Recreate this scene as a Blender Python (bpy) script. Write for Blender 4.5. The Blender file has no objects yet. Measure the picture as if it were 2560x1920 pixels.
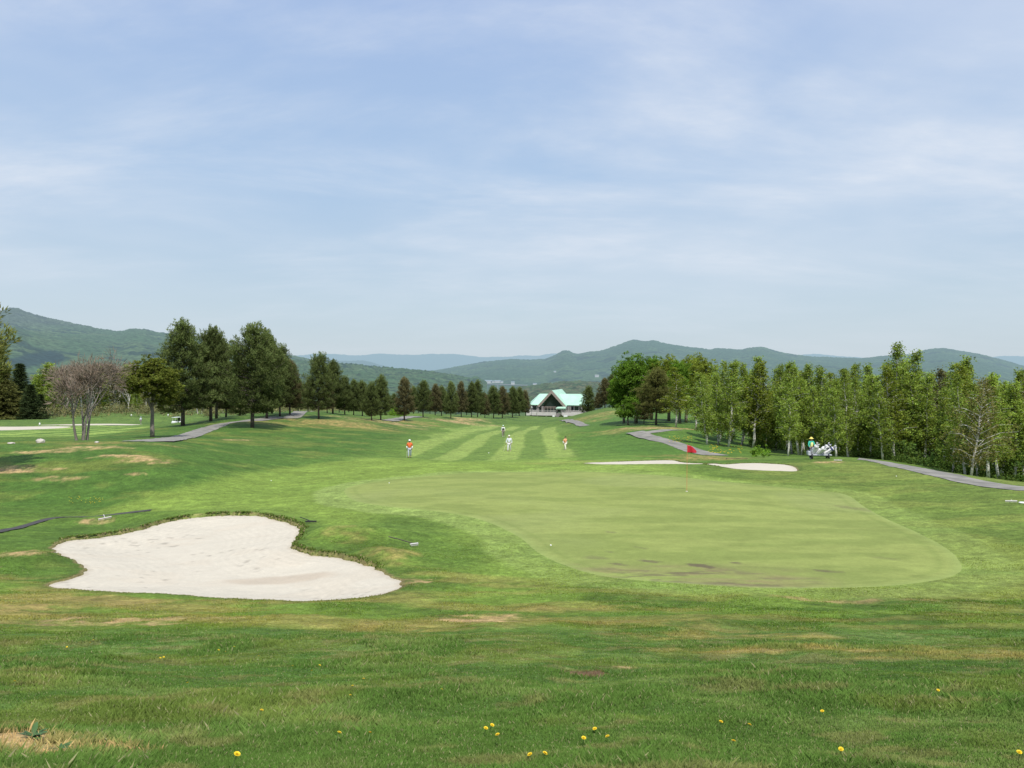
import bpy, math, random
import numpy as np
from mathutils import Vector, Matrix
from mathutils.geometry import delaunay_2d_cdt
rnd = random.Random(7)
rs = np.random.RandomState(11)
PI = math.pi
scene = bpy.context.scene
COL = scene.collection
F0, CX, HZ = 835.0, 512.0, 368.0      # focal length in pixels, principal column, horizon row of a 1024x768 picture
R = math.radians

# ------------------------------------------------------------------ helpers
def tag(o, label=None, cat=None, group=None, kind=None):
    if label: o['label'] = label
    if cat: o['category'] = cat
    if group: o['group'] = group
    if kind: o['kind'] = kind
    return o
def empty(name, loc=(0,0,0), rz=0.0):
    o = bpy.data.objects.new(name, None); COL.objects.link(o)
    o.location = loc; o.rotation_euler = (0,0,rz); o.empty_display_size = 0.3
    return o
def mesh_np(name, V, Fc, mat=None, smooth=False, col=None, midx=None):
    """V (n,3) array, Fc (m,3|4) int array or list of lists"""
    me = bpy.data.meshes.new(name)
    V = np.asarray(V, dtype=np.float32).reshape(-1,3)
    if isinstance(Fc, np.ndarray):
        k = Fc.shape[1]; m = Fc.shape[0]
        me.vertices.add(len(V)); me.vertices.foreach_set('co', V.ravel())
        me.loops.add(m*k); me.loops.foreach_set('vertex_index', Fc.astype(np.int32).ravel())
        me.polygons.add(m); me.polygons.foreach_set('loop_start', np.arange(0, m*k, k, dtype=np.int32))
        me.update(calc_edges=True)
    else:
        me.from_pydata([tuple(map(float, v)) for v in V], [], [list(f) for f in Fc]); me.update()
    if smooth:
        me.polygons.foreach_set('use_smooth', np.ones(len(me.polygons), dtype=bool))
    if mat:
        for m_ in (mat if isinstance(mat, (list, tuple)) else [mat]): me.materials.append(m_)
    if midx is not None: me.polygons.foreach_set('material_index', np.asarray(midx, dtype=np.int32))
    if col is not None:
        a = me.color_attributes.new('tone', 'FLOAT_COLOR', 'POINT')
        c = np.ones((len(V),4), dtype=np.float32); c[:,:3] = col
        a.data.foreach_set('color', c.ravel())
    return me
def obj(name, me, parent=None, loc=(0,0,0)):
    o = bpy.data.objects.new(name, me); COL.objects.link(o); o.location = loc
    if parent: o.parent = parent
    return o
def copy_tree(o, parent=None):
    c = o.copy(); COL.objects.link(c)
    c.parent = parent
    for ch in list(o.children): copy_tree(ch, c)
    return c

class MB:
    """mesh collector: boxes, tubes, prisms"""
    def __init__(s): s.V = []; s.F = []
    def add(s, V, Fs):
        b = len(s.V); s.V += [tuple(v) for v in V]; s.F += [[i+b for i in f] for f in Fs]; return s
    def box(s, c, d, rz=0.0):
        x,y,z = d[0]/2, d[1]/2, d[2]/2; V=[]
        cr, sr = math.cos(rz), math.sin(rz)
        for sz in (-1,1):
            for sx,sy in ((-1,-1),(1,-1),(1,1),(-1,1)):
                a,b = sx*x, sy*y
                V.append((c[0]+a*cr-b*sr, c[1]+a*sr+b*cr, c[2]+sz*z))
        return s.add(V, [(3,2,1,0),(4,5,6,7),(0,1,5,4),(1,2,6,5),(2,3,7,6),(3,0,4,7)])
    def tube(s, P, Rr, n=8, caps=True):
        P = [Vector(p) for p in P]; V=[]; Fs=[]
        if not isinstance(Rr,(list,tuple)): Rr=[Rr]*len(P)
        ref = None
        for i,p in enumerate(P):
            t = (P[min(i+1,len(P)-1)]-P[max(i-1,0)])
            if t.length < 1e-9: t = Vector((0,0,1))
            t.normalize()
            if ref is None: ref = Vector((1,0,0)) if abs(t.x)<0.8 else Vector((0,1,0))
            a = (ref - t*ref.dot(t)).normalized(); b = t.cross(a); ref = a
            for k in range(n):
                an = 2*PI*k/n
                V.append(p + (a*math.cos(an)+b*math.sin(an))*Rr[i])
        for i in range(len(P)-1):
            for k in range(n):
                k2=(k+1)%n
                Fs.append((i*n+k, i*n+k2, (i+1)*n+k2, (i+1)*n+k))
        if caps:
            Fs.append(tuple(range(n-1,-1,-1))); Fs.append(tuple((len(P)-1)*n+k for k in range(n)))
        return s.add(V,Fs)
    def lathe(s, prof, c=(0,0,0), n=16, axis='z'):
        V=[];Fs=[]
        for r,z in prof:
            for k in range(n):
                a=2*PI*k/n
                p=(r*math.cos(a), r*math.sin(a), z)
                if axis=='x': p=(z,p[0],p[1])
                if axis=='y': p=(p[0],z,p[1])
                V.append((c[0]+p[0],c[1]+p[1],c[2]+p[2]))
        for i in range(len(prof)-1):
            for k in range(n):
                k2=(k+1)%n; Fs.append((i*n+k,i*n+k2,(i+1)*n+k2,(i+1)*n+k))
        Fs.append(tuple(range(n-1,-1,-1))); Fs.append(tuple((len(prof)-1)*n+k for k in range(n)))
        return s.add(V,Fs)
    def build(s, name, mat, parent=None, smooth=False, bevel=0.0):
        o = obj(name, mesh_np(name, s.V, s.F, mat, smooth), parent)
        if bevel:
            m=o.modifiers.new('bevel','BEVEL'); m.width=bevel; m.segments=2; m.limit_method='ANGLE'
        return o

# ------------------------------------------------------------------ numpy noise
def _h(ix, iy, seed):
    n = (ix.astype(np.int64)*374761393 + iy.astype(np.int64)*668265263 + seed*974634777) & 0xFFFFFFFF
    n = ((n ^ (n >> 13))*1274126177) & 0xFFFFFFFF
    n = (n ^ (n >> 16)) & 0xFFFFFFFF
    return n.astype(np.float64)/4294967295.0
def vnoise(x, y, seed=0):
    x0=np.floor(x); y0=np.floor(y); fx=x-x0; fy=y-y0
    fx=fx*fx*fx*(fx*(fx*6-15)+10); fy=fy*fy*fy*(fy*(fy*6-15)+10)
    a=_h(x0,y0,seed); b=_h(x0+1,y0,seed); c=_h(x0,y0+1,seed); d=_h(x0+1,y0+1,seed)
    return (a*(1-fx)+b*fx)*(1-fy)+(c*(1-fx)+d*fx)*fy
def fbm(x, y, seed=0, octv=4, gain=0.5):
    s=0; a=1; t=0
    for i in range(octv):
        s = s + a*vnoise(x*2**i+17.3*i, y*2**i-9.1*i, seed+i*13); t+=a; a*=gain
    return s/t
def sstep(a,b,x):
    t=np.clip((x-a)/(b-a),0,1); return t*t*(3-2*t)
def lerp(a,b,t): return a+(b-a)*t

# ------------------------------------------------------------------ terrain
# survey points: picture column, picture row, distance -> height = -(row-HZ)/F0*distance
CP=[]
for px in (-60,150,512,800,1084):
    CP += [(px,768,3.3),(px,700,5.3),(px,658,8.6)]
for px in (230,512,800,1040):
    CP += [(px,633,12),(px,605,17),(px,577,21.5)]
CP += [(-40,640,10.5),(-40,610,15),(20,587,20),(50,549,26.5),(-40,560,24),(-40,520,34),(100,505,41),(0,507,40),(200,530,30),
  (400,540,28),(512,540,28),(700,540,28),(860,540,28),(340,510,35),(512,510,35),(700,510,35),(620,491,42),(400,491,42),(820,494,42),
  (420,473,53),(560,472,53),(700,473,51),(300,492,44),(231,487,47),(278,473,58),(324,464,66),
  (560,465,61),(450,466,60),(380,463,66),(512,459,75),(410,457,80),(400,452,88),(512,451,90),(520,446.5,100),(560,449,96),(500,436.7,130),(440,437,128),(545,428,190),(480,427.5,190),
  (530,421.5,300),(540,419,420),(620,419,420),(430,417.5,420),
  # left bank, mound and the second hole beyond it
  (0,462,52),(100,459,52),(180,462,52),(0,444,62),(116,442.5,62),(160,442,64),(86,440.7,79),(20,441,78),(150,438,82),(184,437,88),(213,427.5,112),(250,420.5,125),(277,416.5,138),(303,412.3,152),
  (252,427,115),(183,425,125),(324,413.6,152),(318,418.7,140),(300,424,128),(260,440,90),(330,444,90),(370,430,125),(417,444,98),
  (417,419.5,185),(370,418.5,170),(476,418,250),(516,416,330),
  (0,440,100),(80,437,105),(0,429.5,165),(80,427,175),(115,424,195),(178,424.5,210),(140,420,222),(160,414.5,245),(60,416,260),(0,416,270),(230,416,245),(300,411,260),(0,410,420),(200,408,420),
  # right hand side
  (586,463.5,60),(680,464.5,59),(640,461,64),(720,470,56),(797,471.5,55),(750,464,61),(700,462,66),(636,433.5,108),(666,442,92),(713,456,73),(694,444,92),
  (657,426,124),(655,420.5,150),(625,440,105),(600,445,98),(580,425,165),(565,419.5,230),(600,411,200),(620,405.5,235),(590,412,265),(660,424,138),(680,412,200),
  (760,453,88),(830,457,66),(815,458,73),(830,456.3,86),(900,461,86),(866,459.8,65),(916,467.6,55.5),(950,474,50),(990,484,44.5),(1024,490.7,40.5),(1070,498,37.5),(1024,514,33),(1050,579,21),(900,505,38),(870,480,48),
  (1030,483,55),(950,475,60),(1060,478,85),(950,466,90),(800,440,140),(950,446,140),(1060,450,140),(800,425,250),(1060,425,250),(900,412,420),
]
CP = np.array(CP, dtype=float)
def feat(u,d): return np.stack([u*3.0, np.log(d)*1.25], -1)
_P = feat((CP[:,0]-CX)/F0, CP[:,2]); _T = (CP[:,1]-HZ)/F0
def _k(r2): return 0.5*r2*np.log(r2+1e-12)
def _fit():
    n=len(_P); r2=((_P[:,None]-_P[None])**2).sum(-1)
    A=np.zeros((n+3,n+3)); A[:n,:n]=_k(r2)+np.eye(n)*2e-3
    A[:n,n]=1; A[:n,n+1:]=_P; A[n,:n]=1; A[n+1:,:n]=_P.T
    # anchor on smoother residual: subtract the mean profile first
    b=np.concatenate([_T*1.0,[0,0,0]])
    return np.linalg.solve(A,b)
_W=_fit()
# tabulate T on a (u, ln d) grid for fast lookup
UG=np.linspace(-0.72,0.72,289); LG=np.linspace(math.log(3.0),math.log(480.0),420)
def _tab():
    out=np.zeros((len(LG),len(UG)))
    for i,l in enumerate(LG):
        p=feat(UG,np.full_like(UG,math.exp(l)))
        r2=((p[:,None]-_P[None])**2).sum(-1)
        out[i]=_k(r2)@_W[:-3]+_W[-3]+p@_W[-2:]
    return out
TT=_tab()
def T0(u,d):
    u=np.clip(u,UG[0],UG[-1]-1e-6); l=np.clip(np.log(np.maximum(d,0.01)),LG[0],LG[-1]-1e-6)
    fu=(u-UG[0])/(UG[1]-UG[0]); fl=(l-LG[0])/(LG[1]-LG[0])
    iu=np.minimum(fu.astype(int),len(UG)-2); il=np.minimum(fl.astype(int),len(LG)-2); fu=fu-iu; fl=fl-il
    return (TT[il,iu]*(1-fu)+TT[il,iu+1]*fu)*(1-fl)+(TT[il+1,iu]*(1-fu)+TT[il+1,iu+1]*fu)*fl
def h_base(x,y):
    x=np.asarray(x,dtype=float); y=np.asarray(y,dtype=float)
    r=np.hypot(x,y); th=np.arctan2(x,y)
    thc=np.clip(th,-0.624,0.624)
    u=np.tan(thc); d=np.where(np.abs(th)<0.624, y, r*math.cos(0.624))
    d=np.maximum(d,0.01)
    dn=np.clip(d,3.05,470.0)
    z=-T0(u,dn)*dn
    zf=-T0(u,np.full_like(u,470.0))*470.0
    # valley floor
    far=zf+(-62-zf)*sstep(470,1500,d)
    z=np.where(d>470,far,z)
    # ground behind the viewer: the plateau of the slope top
    w=sstep(0.75,1.6,np.abs(th))
    zb=-1.65-0.004*r
    z=z*(1-w)+zb*w*(r<600)+z*w*(r>=600)
    return z
def hit(px,py):
    """first ground point seen at picture position (1024x768 pixels)"""
    px=np.atleast_1d(np.asarray(px,float)); py=np.atleast_1d(np.asarray(py,float))
    L=np.linspace(math.log(3.05),math.log(469),2600); D=np.exp(L)
    out=[]
    for a,b in zip(px,py):
        u=(a-CX)/F0; t=(b-HZ)/F0
        tt=T0(np.full_like(D,u),D)
        idx=np.nonzero(tt<=t)[0]
        if len(idx)==0: d=469.0
        else:
            i=idx[0]
            if i==0: d=D[0]
            else:
                w=(tt[i-1]-t)/max(tt[i-1]-tt[i],1e-9); d=D[i-1]+(D[i]-D[i-1])*w
        out.append((u*d,d))
    return np.array(out)
def S(pts):  # source-photo pixels (2560 wide) to ground polygon
    p=np.array(pts,float)/2.5; return hit(p[:,0],p[:,1])
def Z(pts,ox,oy,sc): # pixels of an enlarged crop -> source
    return [(ox+a/sc, oy+b/sc) for a,b in pts]
def resample(P, step, closed=True):
    P=np.asarray(P,float); 
    if closed: P=np.vstack([P,P[:1]])
    s=np.concatenate([[0],np.cumsum(np.hypot(*np.diff(P,axis=0).T))])
    n=max(int(s[-1]/step),4); q=np.linspace(0,s[-1],n+1)
    o=np.stack([np.interp(q,s,P[:,0]),np.interp(q,s,P[:,1])],-1)
    return o[:-1] if closed else o
def catmull(P, n=8, closed=True):
    P=np.asarray(P,float); m=len(P); out=[]
    rng=range(m) if closed else range(m-1)
    for i in rng:
        if closed: a,b,c,d=P[(i-1)%m],P[i],P[(i+1)%m],P[(i+2)%m]
        else: a,b,c,d=P[max(i-1,0)],P[i],P[i+1],P[min(i+2,m-1)]
        for k in range(n):
            t=k/n
            out.append(0.5*((2*b)+(-a+c)*t+(2*a-5*b+4*c-d)*t*t+(-a+3*b-3*c+d)*t**3))
    if not closed: out.append(P[-1])
    return np.array(out)
def sdf(poly,x,y,lim=8.0):
    """signed distance (negative inside), computed near the polygon only"""
    x=np.asarray(x,float); y=np.asarray(y,float); out=np.full(x.shape,lim)
    x0,y0=poly.min(0)-lim; x1,y1=poly.max(0)+lim
    m=(x>x0)&(x<x1)&(y>y0)&(y<y1)
    if not m.any(): return out
    X=x[m]; Y=y[m]; dm=np.full(X.shape,1e9); ins=np.zeros(X.shape,bool)
    n=len(poly)
    for i in range(n):
        ax,ay=poly[i]; bx,by=poly[(i+1)%n]
        ex,ey=bx-ax,by-ay; l2=ex*ex+ey*ey+1e-12
        t=np.clip(((X-ax)*ex+(Y-ay)*ey)/l2,0,1)
        dd=(X-ax-t*ex)**2+(Y-ay-t*ey)**2
        dm=np.minimum(dm,dd)
        c=((ay>Y)!=(by>Y))
        if c.any():
            xi=ax+(Y-ay)*ex/(ey if abs(ey)>1e-12 else 1e-12)
            ins^=c&(X<xi)
    s=np.sqrt(dm); s[ins]*=-1
    out[m]=np.clip(s,-1e9,lim)
    return out

# outlines (source-photo pixels)
green_px=[(862,1222),(930,1205),(1050,1192),(1200,1181),(1400,1179),(1600,1185),(1750,1198),(1900,1213),(2060,1228),(2120,1238),(2165,1268),(2225,1300),(2310,1338),(2375,1375),(2403,1405),(2405,1428),(2370,1445),(2280,1460),(2180,1468),(2050,1471),(1900,1470),(1750,1462),(1620,1453),(1500,1440),(1400,1410),(1340,1380),(1290,1340),(1200,1300),(1100,1280),(960,1266),(880,1250)]
GREEN=catmull(S(green_px),6)
b1=Z([(248,330),(330,300),(450,285),(600,262),(700,240),(820,205),(950,182),(1100,171),(1250,172),(1380,195),(1460,220),(1492,243),(1465,290),(1448,325),(1480,345),(1560,365),(1680,380),(1760,402),(1850,430),(1920,465),(1982,510),(1960,540),(1860,568),(1700,585),(1500,593),(1250,585),(1000,572),(700,553),(450,542),(290,530),(256,505),(320,485),(390,470),(418,440),(400,415),(340,385),(280,355)],0,1200,1.975)
BUNKER1=resample(catmull(S(b1),6),.16)
_t=np.roll(BUNKER1,-1,0)-np.roll(BUNKER1,1,0); _t/=np.hypot(_t[:,0],_t[:,1])[:,None]
BUNKER1=BUNKER1+np.stack([_t[:,1],-_t[:,0]],-1)*((fbm(BUNKER1[:,0]*2.2,BUNKER1[:,1]*2.2,19,3)-.5)*.34)[:,None]
b2=Z([(1030,1236),(1150,1230),(1300,1224),(1450,1219),(1600,1214),(1800,1212),(1880,1228),(1950,1235),(2100,1238),(2050,1243),(1850,1243),(1500,1244),(1200,1246)],1160,800,3.456)
b3=Z([(390,372),(480,362),(600,372),(760,362),(950,357),(1150,365),(1300,375),(1400,398),(1440,425),(1432,450),(1250,448),(1000,440),(750,425),(600,402)],1680,1080,4.608)
def fat(poly,k):   # widen a far, foreshortened bunker
    return poly
BUNKER2=catmull(S(b2),4); BUNKER3=catmull(S(b3),4)
def ell(cx,cy,rx,ry,rot=0,n=28,seed=0,rough=0.12):
    r=random.Random(seed); ph=[r.uniform(0,6.28) for _ in range(4)]
    out=[]
    for i in range(n):
        a=2*PI*i/n; k=1+rough*(math.sin(2*a+ph[0])+0.6*math.sin(3*a+ph[1])+0.4*math.sin(5*a+ph[2]))
        x,y=rx*k*math.cos(a),ry*k*math.sin(a)
        out.append((cx+x*math.cos(rot)-y*math.sin(rot),cy+x*math.sin(rot)+y*math.cos(rot)))
    return np.array(out)
p4=S(Z([(150,1150)],0,740,3.456))[0]; p5=S(Z([(900,1112)],0,740,3.456))[0]
BUNKER4=ell(p4[0]-9,p4[1]+3,14,17,0,seed=4); BUNKER5=ell(p5[0]+2,p5[1]+2,18,5,0,seed=5)
BUNKERS=[BUNKER1,BUNKER2,BUNKER3,BUNKER4,BUNKER5]
fair=Z([(300,272),(500,262),(505,225),(480,212),(620,190),(745,180),(700,155),(610,138),(800,128),(1000,100),(1160,98),(1400,112),(1700,112),(1900,122),(2060,150),(1960,190),(1925,250),(2030,330),(2200,430),(1950,462),(1400,485),(850,500),(600,490),(420,480),(270,440),(275,350)],960,1040,4.424)
FAIR=catmull(S(fair),4)
fair2=[(-120,1095),(60,1092),(240,1090),(345,1075),(380,1064),(250,1062),(100,1068),(-120,1076)]
FAIR2=S(fair2)

APR=catmull(S([(x/1.728,640+y/1.728) for x,y in [(380,1110),(600,1045),(800,990),(950,948),(1200,912),(1500,884),(1780,872),(2300,900),(2212,990),(1700,1100),(1500,1200),(1330,1130),(1150,1095),(900,1105),(650,1120)]]),3)
bumps=[]   # extra soft mounds: (x,y,amp,rx,ry)
for (sx,sy,a,rx,ry) in [(880,1345,0.42,2.6,1.6),(300,1300,0.25,3.5,1.0),(120,1400,0.30,1.6,1.3),(940,1400,0.30,1.3,1.6),(1960,1170,0.3,2.5,2.0)]:
    q=S([(sx,sy)])[0]; bumps.append((q[0],q[1],a,rx,ry))
def lipside(x,y):   # 1 on the far side of the big bunker, 0 on the near side
    c=BUNKER1.mean(0); return sstep(-.5,1.2,(y-c[1])-0.32*np.abs(x-c[0])*0+(x-c[0])*.45+.6)
def bunker_sd(x,y):
    s=np.full(np.shape(x),8.0)
    for b in BUNKERS: s=np.minimum(s,sdf(b,x,y,8.0))
    return s
def ground(x,y,full=False,micro=True):
    x=np.asarray(x,float); y=np.asarray(y,float)
    z=h_base(x,y)
    sg=sdf(GREEN,x,y,3.0); sb=bunker_sd(x,y)
    sc=np.clip(y/60.0,0.35,2.0)
    # soft lip raised round each bunker, hollow inside
    s1=sdf(BUNKER1,x,y,8.0)
    for bx,by,a,rx,ry in bumps: z=z+a*np.exp(-((x-bx)/rx)**2-((y-by)/ry)**2)*sstep(-.05,.9,sb)
    z=z+0.09*np.exp(-(s1/0.7)**2)*(s1>0)*(s1<6)*lipside(x,y)
    z=z-np.where(s1<.5,(0.16+0.42*sstep(0,3.0,-s1))*sstep(-0.02,0.10,-s1),0)-np.where((s1>=.5)&(sb<0),.14*sstep(0,.3,-sb),0)
    if micro:
        near=np.exp(-np.abs(y)/30.0)
        k=sstep(0.0,0.5,sg)*sstep(.1,1.3,sb)
        z=z+k*((fbm(x*0.55,y*0.55,3,3)-0.5)*0.16*(0.4+near)+(fbm(x*3.2,y*3.2,5,3)-0.5)*0.05)
        z=z+k*(fbm(x*0.11,y*0.11,8,2)-0.5)*0.5*sstep(55,120,y)*(sb>1)
    if full: return z,sg,sb
    return z
def gz(x,y): return float(ground(np.array([x]),np.array([y]),micro=False)[0])
def gpt(sx,sy):
    q=S([(sx,sy)])[0]; return (float(q[0]),float(q[1]),gz(q[0],q[1]))

# ------------------------------------------------------------------ ground colour (albedo)
def C(r,g,b): return np.array([r,g,b])
deep=C(.062,.125,.024); rough=C(.085,.150,.030); bright=C(.135,.215,.042); light=C(.225,.315,.085); dry=C(.255,.215,.085); straw=C(.36,.27,.15); soil=C(.30,.20,.13)
patches=[] # (x,y,rx,ry,strength,kind)
def pat(sx,sy,rx,ry,s,kind=0):
    q=S([(sx,sy)])[0]; patches.append((q[0],q[1],rx,ry,s,kind))
for a in Z([(760,1305),(880,1315)],0,740,3.456): pat(a[0],a[1],2.2,1.3,.8,1)
pat(*Z([(450,1340)],0,740,3.456)[0],2.6,1.0,.7,1)
pat(*Z([(1050,1385)],0,740,3.456)[0],1.9,1.0,.95,1)
pat(*Z([(1250,1420)],0,740,3.456)[0],2.0,1.1,1.1,1)
pat(*Z([(100,1500)],0,740,3.456)[0],2.8,1.3,1.1,1)
pat(*Z([(500,1580)],0,740,3.456)[0],1.6,.8,.6,1)
pat(*Z([(1180,1540)],0,740,3.456)[0],.6,.5,.7,1)
pat(*Z([(2050,1240)],0,740,3.456)[0],1.6,2.2,.8,1)
pat(*Z([(1000,1270)],0,740,3.456)[0],6,2,.5,0)
pat(*Z([(450,1105)],560,740,3.456)[0],5,6,.6,0); pat(*Z([(750,1080)],560,740,3.456)[0],7,7,.9,0); pat(*Z([(1100,1120)],560,740,3.456)[0],9,9,.9,0)
pat(*Z([(1400,1100)],560,740,3.456)[0],9,9,.7,1); pat(*Z([(1600,1090)],560,740,3.456)[0],9,9,.8,0)
pat(*Z([(2000,1080)],560,740,3.456)[0],10,14,.9,1); pat(*Z([(60,860)],1160,800,3.456)[0],6,14,1.0,1)
pat(*Z([(1620,925)],1160,800,3.456)[0],6,8,1.0,1); pat(*Z([(1450,940)],1160,800,3.456)[0],8,7,.6,0)
pat(*Z([(1180,830)],1160,800,3.456)[0],8,14,.6,0); pat(*Z([(900,1230)],1160,800,3.456)[0],4,3,.4,0)
pat(*Z([(530,300)],1680,1080,4.608)[0],3,2,.9,0); pat(*Z([(1800,345)],1680,1080,4.608)[0],1.1,1.2,1.0,1); pat(*Z([(250,300)],1680,1080,4.608)[0],5,4,.7,0)
# by the big bunker and the slope foot
pat(*Z([(1745,235)],0,1200,1.975)[0],.42,.45,1.3,2)
pat(*Z([(90,385)],0,1200,1.975)[0],1.2,1.7,.8,1); pat(*Z([(1900,400)],0,1200,1.975)[0],1.0,1.4,.55,0); pat(*Z([(1700,300)],0,1200,1.975)[0],1.2,1.2,.35,0)
pat(*Z([(480,215)],0,1200,1.975)[0],.8,.6,.7,1)
pat(*Z([(2030,500)],0,1200,1.975)[0],.5,.7,.8,1)
pat(*Z([(560,700)],0,1200,1.975)[0],1.8,.8,.8,1); pat(*Z([(700,600)],0,1200,1.975)[0],2.2,.8,.6,0)
pat(*Z([(60,640)],0,1200,1.975)[0],1.6,1.3,.9,0); pat(*Z([(180,580)],0,1200,1.975)[0],1.5,.8,.6,0)
pat(1190,1545,1.0,.85,.85,1); pat(1130,1570,1.6,.6,.5,0); pat(900,1560,2.2,.7,.5,0)
pat(1480,1520,2.5,.7,.5,0); pat(1850,1590,1.9,.8,.5,0); pat(2000,1632,1.6,.6,.5,0); pat(2250,1630,2.6,.9,.6,0); pat(2500,1650,1.6,.9,.55,0); pat(1600,1560,2.2,1.2,.4,0); pat(1300,1540,1.2,.5,.6,0); pat(2100,1500,2.0,.5,.5,1)
pat(1470,1689,.17,.16,1.6,3); pat(1555,1680,.12,.09,1.0,1); pat(40,1850,.45,.22,1.5,1); pat(200,1875,.32,.16,1.6,1); pat(110,1865,.4,.15,1.5,1)
def tone(x,y,sg=None,sb=None):
    """albedo of the turf at world x,y"""
    x=np.asarray(x,float); y=np.asarray(y,float)
    if sg is None: sg=sdf(GREEN,x,y,3.0)
    if sb is None: sb=bunker_sd(x,y)
    n1=fbm(x*0.07,y*0.07,21,4); n2=fbm(x*0.35,y*0.5,22,4); n3=fbm(x*1.6,y*2.2,23,4); n4=fbm(x*7,y*9,24,3)
    c=np.ones(x.shape+(3,))*rough
    def mix(c,to,w): 
        w=np.clip(w,0,1)[...,None]; return c*(1-w)+to*w
    c=mix(c,deep,sstep(.42,.6,n1)*.6)
    c=mix(c,bright,sstep(.45,.62,n2)*.45)
    # foreground slope: lush, cooler
    fs=1-sstep(11.0,13.5,y+2*(n2-.5))
    c=mix(c,C(.078,.152,.040),fs*.85); c=mix(c,C(.125,.185,.062),fs*sstep(.5,.68,n3)*.55); c=mix(c,C(.056,.125,.030),fs*sstep(.50,.64,n2)*.5); c=mix(c,C(.13,.17,.045),fs*sstep(.5,.64,fbm(x*.8,y*.8,78,4))*.5)
    c=mix(c,C(.20,.19,.095),fs*sstep(.60,.72,fbm(x*2.3,y*3.3,77,3))*.45)
    # slope foot / fringe before the green
    ff=sstep(12,14,y)*(1-sstep(21,24,y))
    c=mix(c,bright,ff*sstep(.40,.58,n2)*.55); 
    c=mix(c,dry,ff*sstep(.40,.58,fbm(x*.30,y*.9,31,4))*.62*(0.60+0.40*sstep(2,-6,x)))
    # fringe sweeping round the putting surface
    apron=1-sstep(0.6,5.5,sg)
    ap=(1-sstep(.5,2.9,sg))
    c=mix(c,C(.165,.245,.055),ap*(.35+.5*sstep(.4,.6,n2)))
    col_=(1-sstep(1.2,1.7,sg+.5*(n2-.5)))*(.40+.55*sstep(4,-6,x))
    band=sstep(30,40,y)*(1-sstep(72,80,y))*sstep(-17,-12,x+0.16*(y-40))*(1-sstep(9,12,x-0.05*(y-50)))
    c=mix(c,C(.185,.275,.062),band*(.70+.35*sstep(.42,.6,n2)))
    rt=sstep(8,12,x-0.12*(y-20))*sstep(18,22,y)*(1-sstep(60,66,y))
    c=mix(c,C(.15,.20,.050),rt*(.4+.5*sstep(.42,.6,n2)))
    sa=sdf(APR,x,y,4.0); c0_=C(.165,.250,.052)*(.85+.35*n2)[...,None]; wa=((1-sstep(-1.2,.8,sa+1.2*(n2-.5)))*.85)[...,None]
    # banks: darker rough left of the hole
    lb=sstep(36,42,y)*(1-sstep(150,175,y))*(1-sstep(-0.235,-0.155,x/np.maximum(y,1)+0.09*sstep(60,120,y)*-1+0.04*(n1-.5)))*sstep(-60,-50,x)
    c=mix(c,C(.060,.130,.025),lb*.8); c=mix(c,C(.135,.175,.042),lb*sstep(.50,.64,fbm(x*.22,y*.22,122,5))*.7); c=mix(c,C(.038,.095,.018),lb*sstep(.56,.66,n2)*.5)
    c=c*(1-wa)+c0_*wa
    rb=sstep(62,70,y)*(1-sstep(170,200,y))*sstep(.06,.09,x/np.maximum(y,1))*(1-sstep(.26,.3,x/np.maximum(y,1)))
    c=mix(c,C(.070,.155,.030),rb*.7)
    # mown fairways
    sf=sdf(FAIR,x,y,6.0); mf=1-sstep(-.5,.5,sf+0.8*(n2-.5))
    st=(x-0.050*(y-78)-1.2+.9*np.sin(y*.045+1)+1.2*(n1-.5))/5.15
    tri=np.abs((st+.5)%1.0-.5)      # 0 at dark stripe centres
    dark=(1-sstep(.20,.31,tri+.10*(n2-.5)+.03*(n3-.5)))*(1-.55*sstep(-9,-11,x-0.05*(y-78)))*sstep(.30,.45,n2*.6+.25)
    fc=lerp(C(.205,.292,.080),C(.118,.196,.046),dark[...,None])
    c=c*(1-mf[...,None])+fc*mf[...,None]
    # stripes fade out just outside the fairway
    mo=(1-sstep(0,5.5,sf))*(1-mf)*.5*(y>62)
    c=c*(1-mo[...,None])+ (C(.115,.20,.042))*mo[...,None]
    sf2=sdf(FAIR2,x,y,6.0); mf2=1-sstep(-1,1,sf2); st2=(y-x*0.35)/9.0; tri2=np.abs(st2%1.0-.5); d2=1-sstep(.22,.28,tri2)
    c=c*(1-mf2[...,None])+lerp(C(.225,.33,.085),C(.09,.17,.036),d2[...,None])*mf2[...,None]
    # patches of dead grass and soil
    for bx,by,rx,ry,s,kd in patches:
        m=(np.abs(x-bx)<rx*1.8)&(np.abs(y-by)<ry*1.8)
        if not m.any(): continue
        X=x[m];Y=y[m]
        q=((X-bx)/rx)**2+((Y-by)/ry)**2
        fr=max(2.2/max(rx,.4),0.25)
        nn=fbm(X*fr+5,Y*fr*1.3,int(abs(bx)*10)+40,4)
        w=np.clip(s*sstep(1.25,-0.1,q+2.8*(nn-.47))*(.35+.9*sstep(.36,.58,fbm(X*2.6,Y*2.2,92,4))),0,1)[...,None]
        to=[dry,straw,soil,C(.14,.095,.06)][kd]*(0.8+0.5*fbm(X*6,Y*8,91,3))[...,None]
        c[m]=c[m]*(1-w)+to*w
    c=mix(c,C(.215,.300,.095),col_*.9)
    # bunker lips: tall grass with its shade painted in dark, then bleached roots
    far=y<52
    lip=(1-sstep(.05,.55,sb))*(sb>0)
    c=mix(c,C(.055,.10,.022),lip*.6*sstep(.35,.55,n3+.1))
    lip2=(1-sstep(.02,.14,np.abs(sb)))
    c=mix(c,C(.21,.17,.10),lip2*.7)
    # valley and far ground
    vf=sstep(430,600,y); c=mix(c,C(.045,.085,.03),vf)
    c=c*(0.79+0.42*n4)[...,None]*(0.80+0.40*n3)[...,None]
    return c*np.array([1.10,1.03,.84])

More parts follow.
